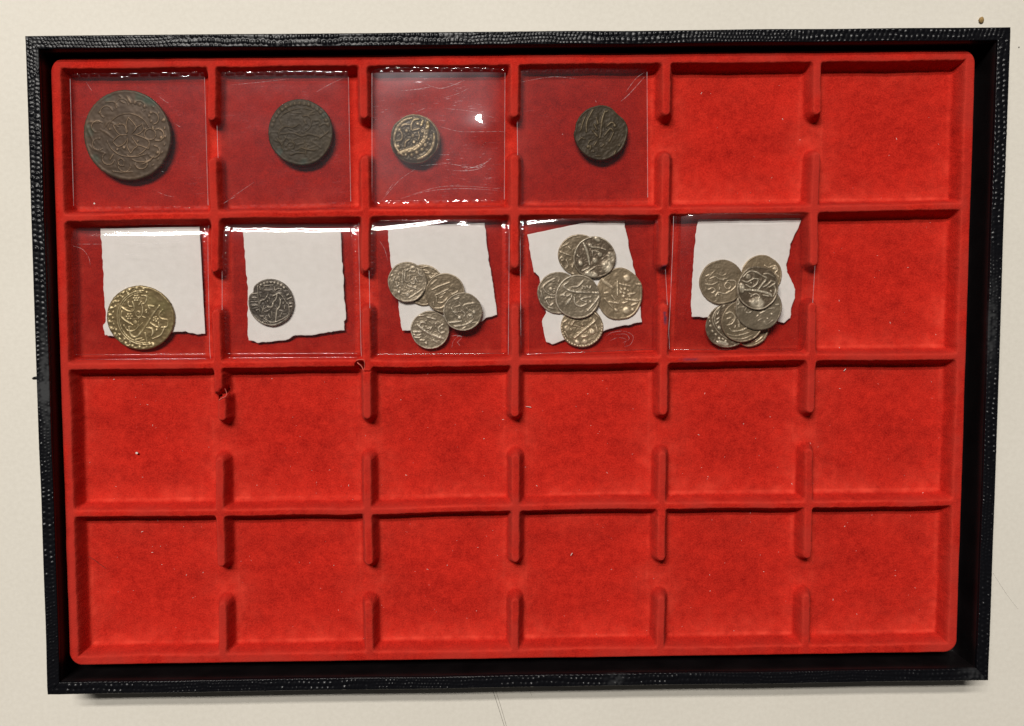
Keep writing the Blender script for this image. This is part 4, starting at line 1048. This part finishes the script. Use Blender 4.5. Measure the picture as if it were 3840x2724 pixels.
pebble("dark_speck", "tiny dark speck on the table right of the case's upper right corner", "speck", 3820, 178, -ZT, 0.2, 0.25, 0.15, M_HAIR, 5)

def strand(name, label, cat, pts, z, rad, mat, parent=None):
    q = spline(np.array([at(a, b, z + rad + 0.03) for a, b in pts]), 8)
    P, F = tube(q, rad, 5)
    o = mesh_obj(name, P, F, mat, parent=parent, origin=(q[0][0], q[0][1], z))
    if parent is None: tag(o, label, cat)
    return o
for pts, rad in (([(1848, 2590), (1868, 2650), (1893, 2730)], 0.085), ([(1859, 2592), (1878, 2650), (1901, 2730)], 0.07), ([(1985, 2588), (1996, 2612)], 0.04)):
    q = spline(np.array([at(a, b, -ZT + 0.012) for a, b in pts]), 6)
    d = np.gradient(q, axis=0); nn = np.stack([-d[:, 1], d[:, 0], 0 * d[:, 0]], 1); nn /= np.linalg.norm(nn, axis=1)[:, None]
    P = np.vstack([q - nn * rad, q + nn * rad]); k = len(q)
    mesh_obj("scratch", P, [(i, i + 1, k + i + 1, k + i) for i in range(k - 1)], M_MARK, parent=table)
strand("hair_strand", "thin curved hair on the table at the right of the case", "hair", [(3724, 2149), (3752, 2195), (3790, 2250), (3818, 2285)], -ZT, 0.018, M_HAIR)
strand("fine_hair", "fine dark hair lying in the lower left compartment", "hair", [(318, 2080), (348, 2097), (376, 2118), (400, 2135)], -5.9, 0.05, M_HAIR)
strand("lint_fibre", "short white lint fibre in the third compartment of the third row", "lint", [(1972, 1525), (1982, 1526), (1992, 1528)], -5.95, 0.10, M_LINT)
strand("lint_fibre", "white lint fibre in the last compartment of the third row", "lint", [(3164, 1392), (3168, 1388), (3172, 1384)], -5.9, 0.12, M_LINT)
strand("lint_fibre", "white lint fibre in the fourth compartment of the bottom row", "lint", [(2140, 2084), (2144, 2078), (2146, 2074)], -5.95, 0.12, M_LINT)
pebble("lint_speck", "pale pink lint speck in the first compartment of the third row", "lint", 513, 1699, -6.2, 0.5, 0.4, 0.15, M_LINT, 7)
pebble("lint_speck", "white speck on the pocket holding the flower coin", "lint", 354, 764, ZF1 + 0.02, 0.32, 0.3, 0.12, M_LINT, 8)
# scattered dust too small to count
rs = np.random.RandomState(77)
DP, DF = [], []
while len(DP) < 260 * 5:
    x, y = rs.uniform(RX0 + 2, RX1 - 2), rs.uniform(RY0 + 2, RY1 - 2)
    i, j = np.searchsorted(gx, x), np.searchsorted(gy, y)
    if Z[i, j] > -4.4 or (y > 0 and x < 106 and not (x > 53 and y > 53)): continue
    z = Z[i, j] + 0.03; s = 0.05 + 0.09 * rs.rand() ** 3; a = rs.rand() * 6.28; st = 1 + 2.0 * rs.rand()
    b = len(DP); ca, sa = math.cos(a), math.sin(a)
    for u, v, w in ((-st, -0.7, 0), (st, -0.6, 0), (st, 0.6, 0), (-st, 0.7, 0), (0, 0, 1.0)):
        DP.append((x + SKEW * y + s * (u * ca - v * sa), y + s * (u * sa + v * ca), z + s * w))
    DF += [(b, b + 1, b + 4), (b + 1, b + 2, b + 4), (b + 2, b + 3, b + 4), (b + 3, b, b + 4), (b + 3, b + 2, b + 1, b)]
dust = mesh_obj("dust", DP, DF, M_LINT, smooth=False)
tag(dust, "fine pale dust scattered over the red flocking", "dust", kind="stuff")
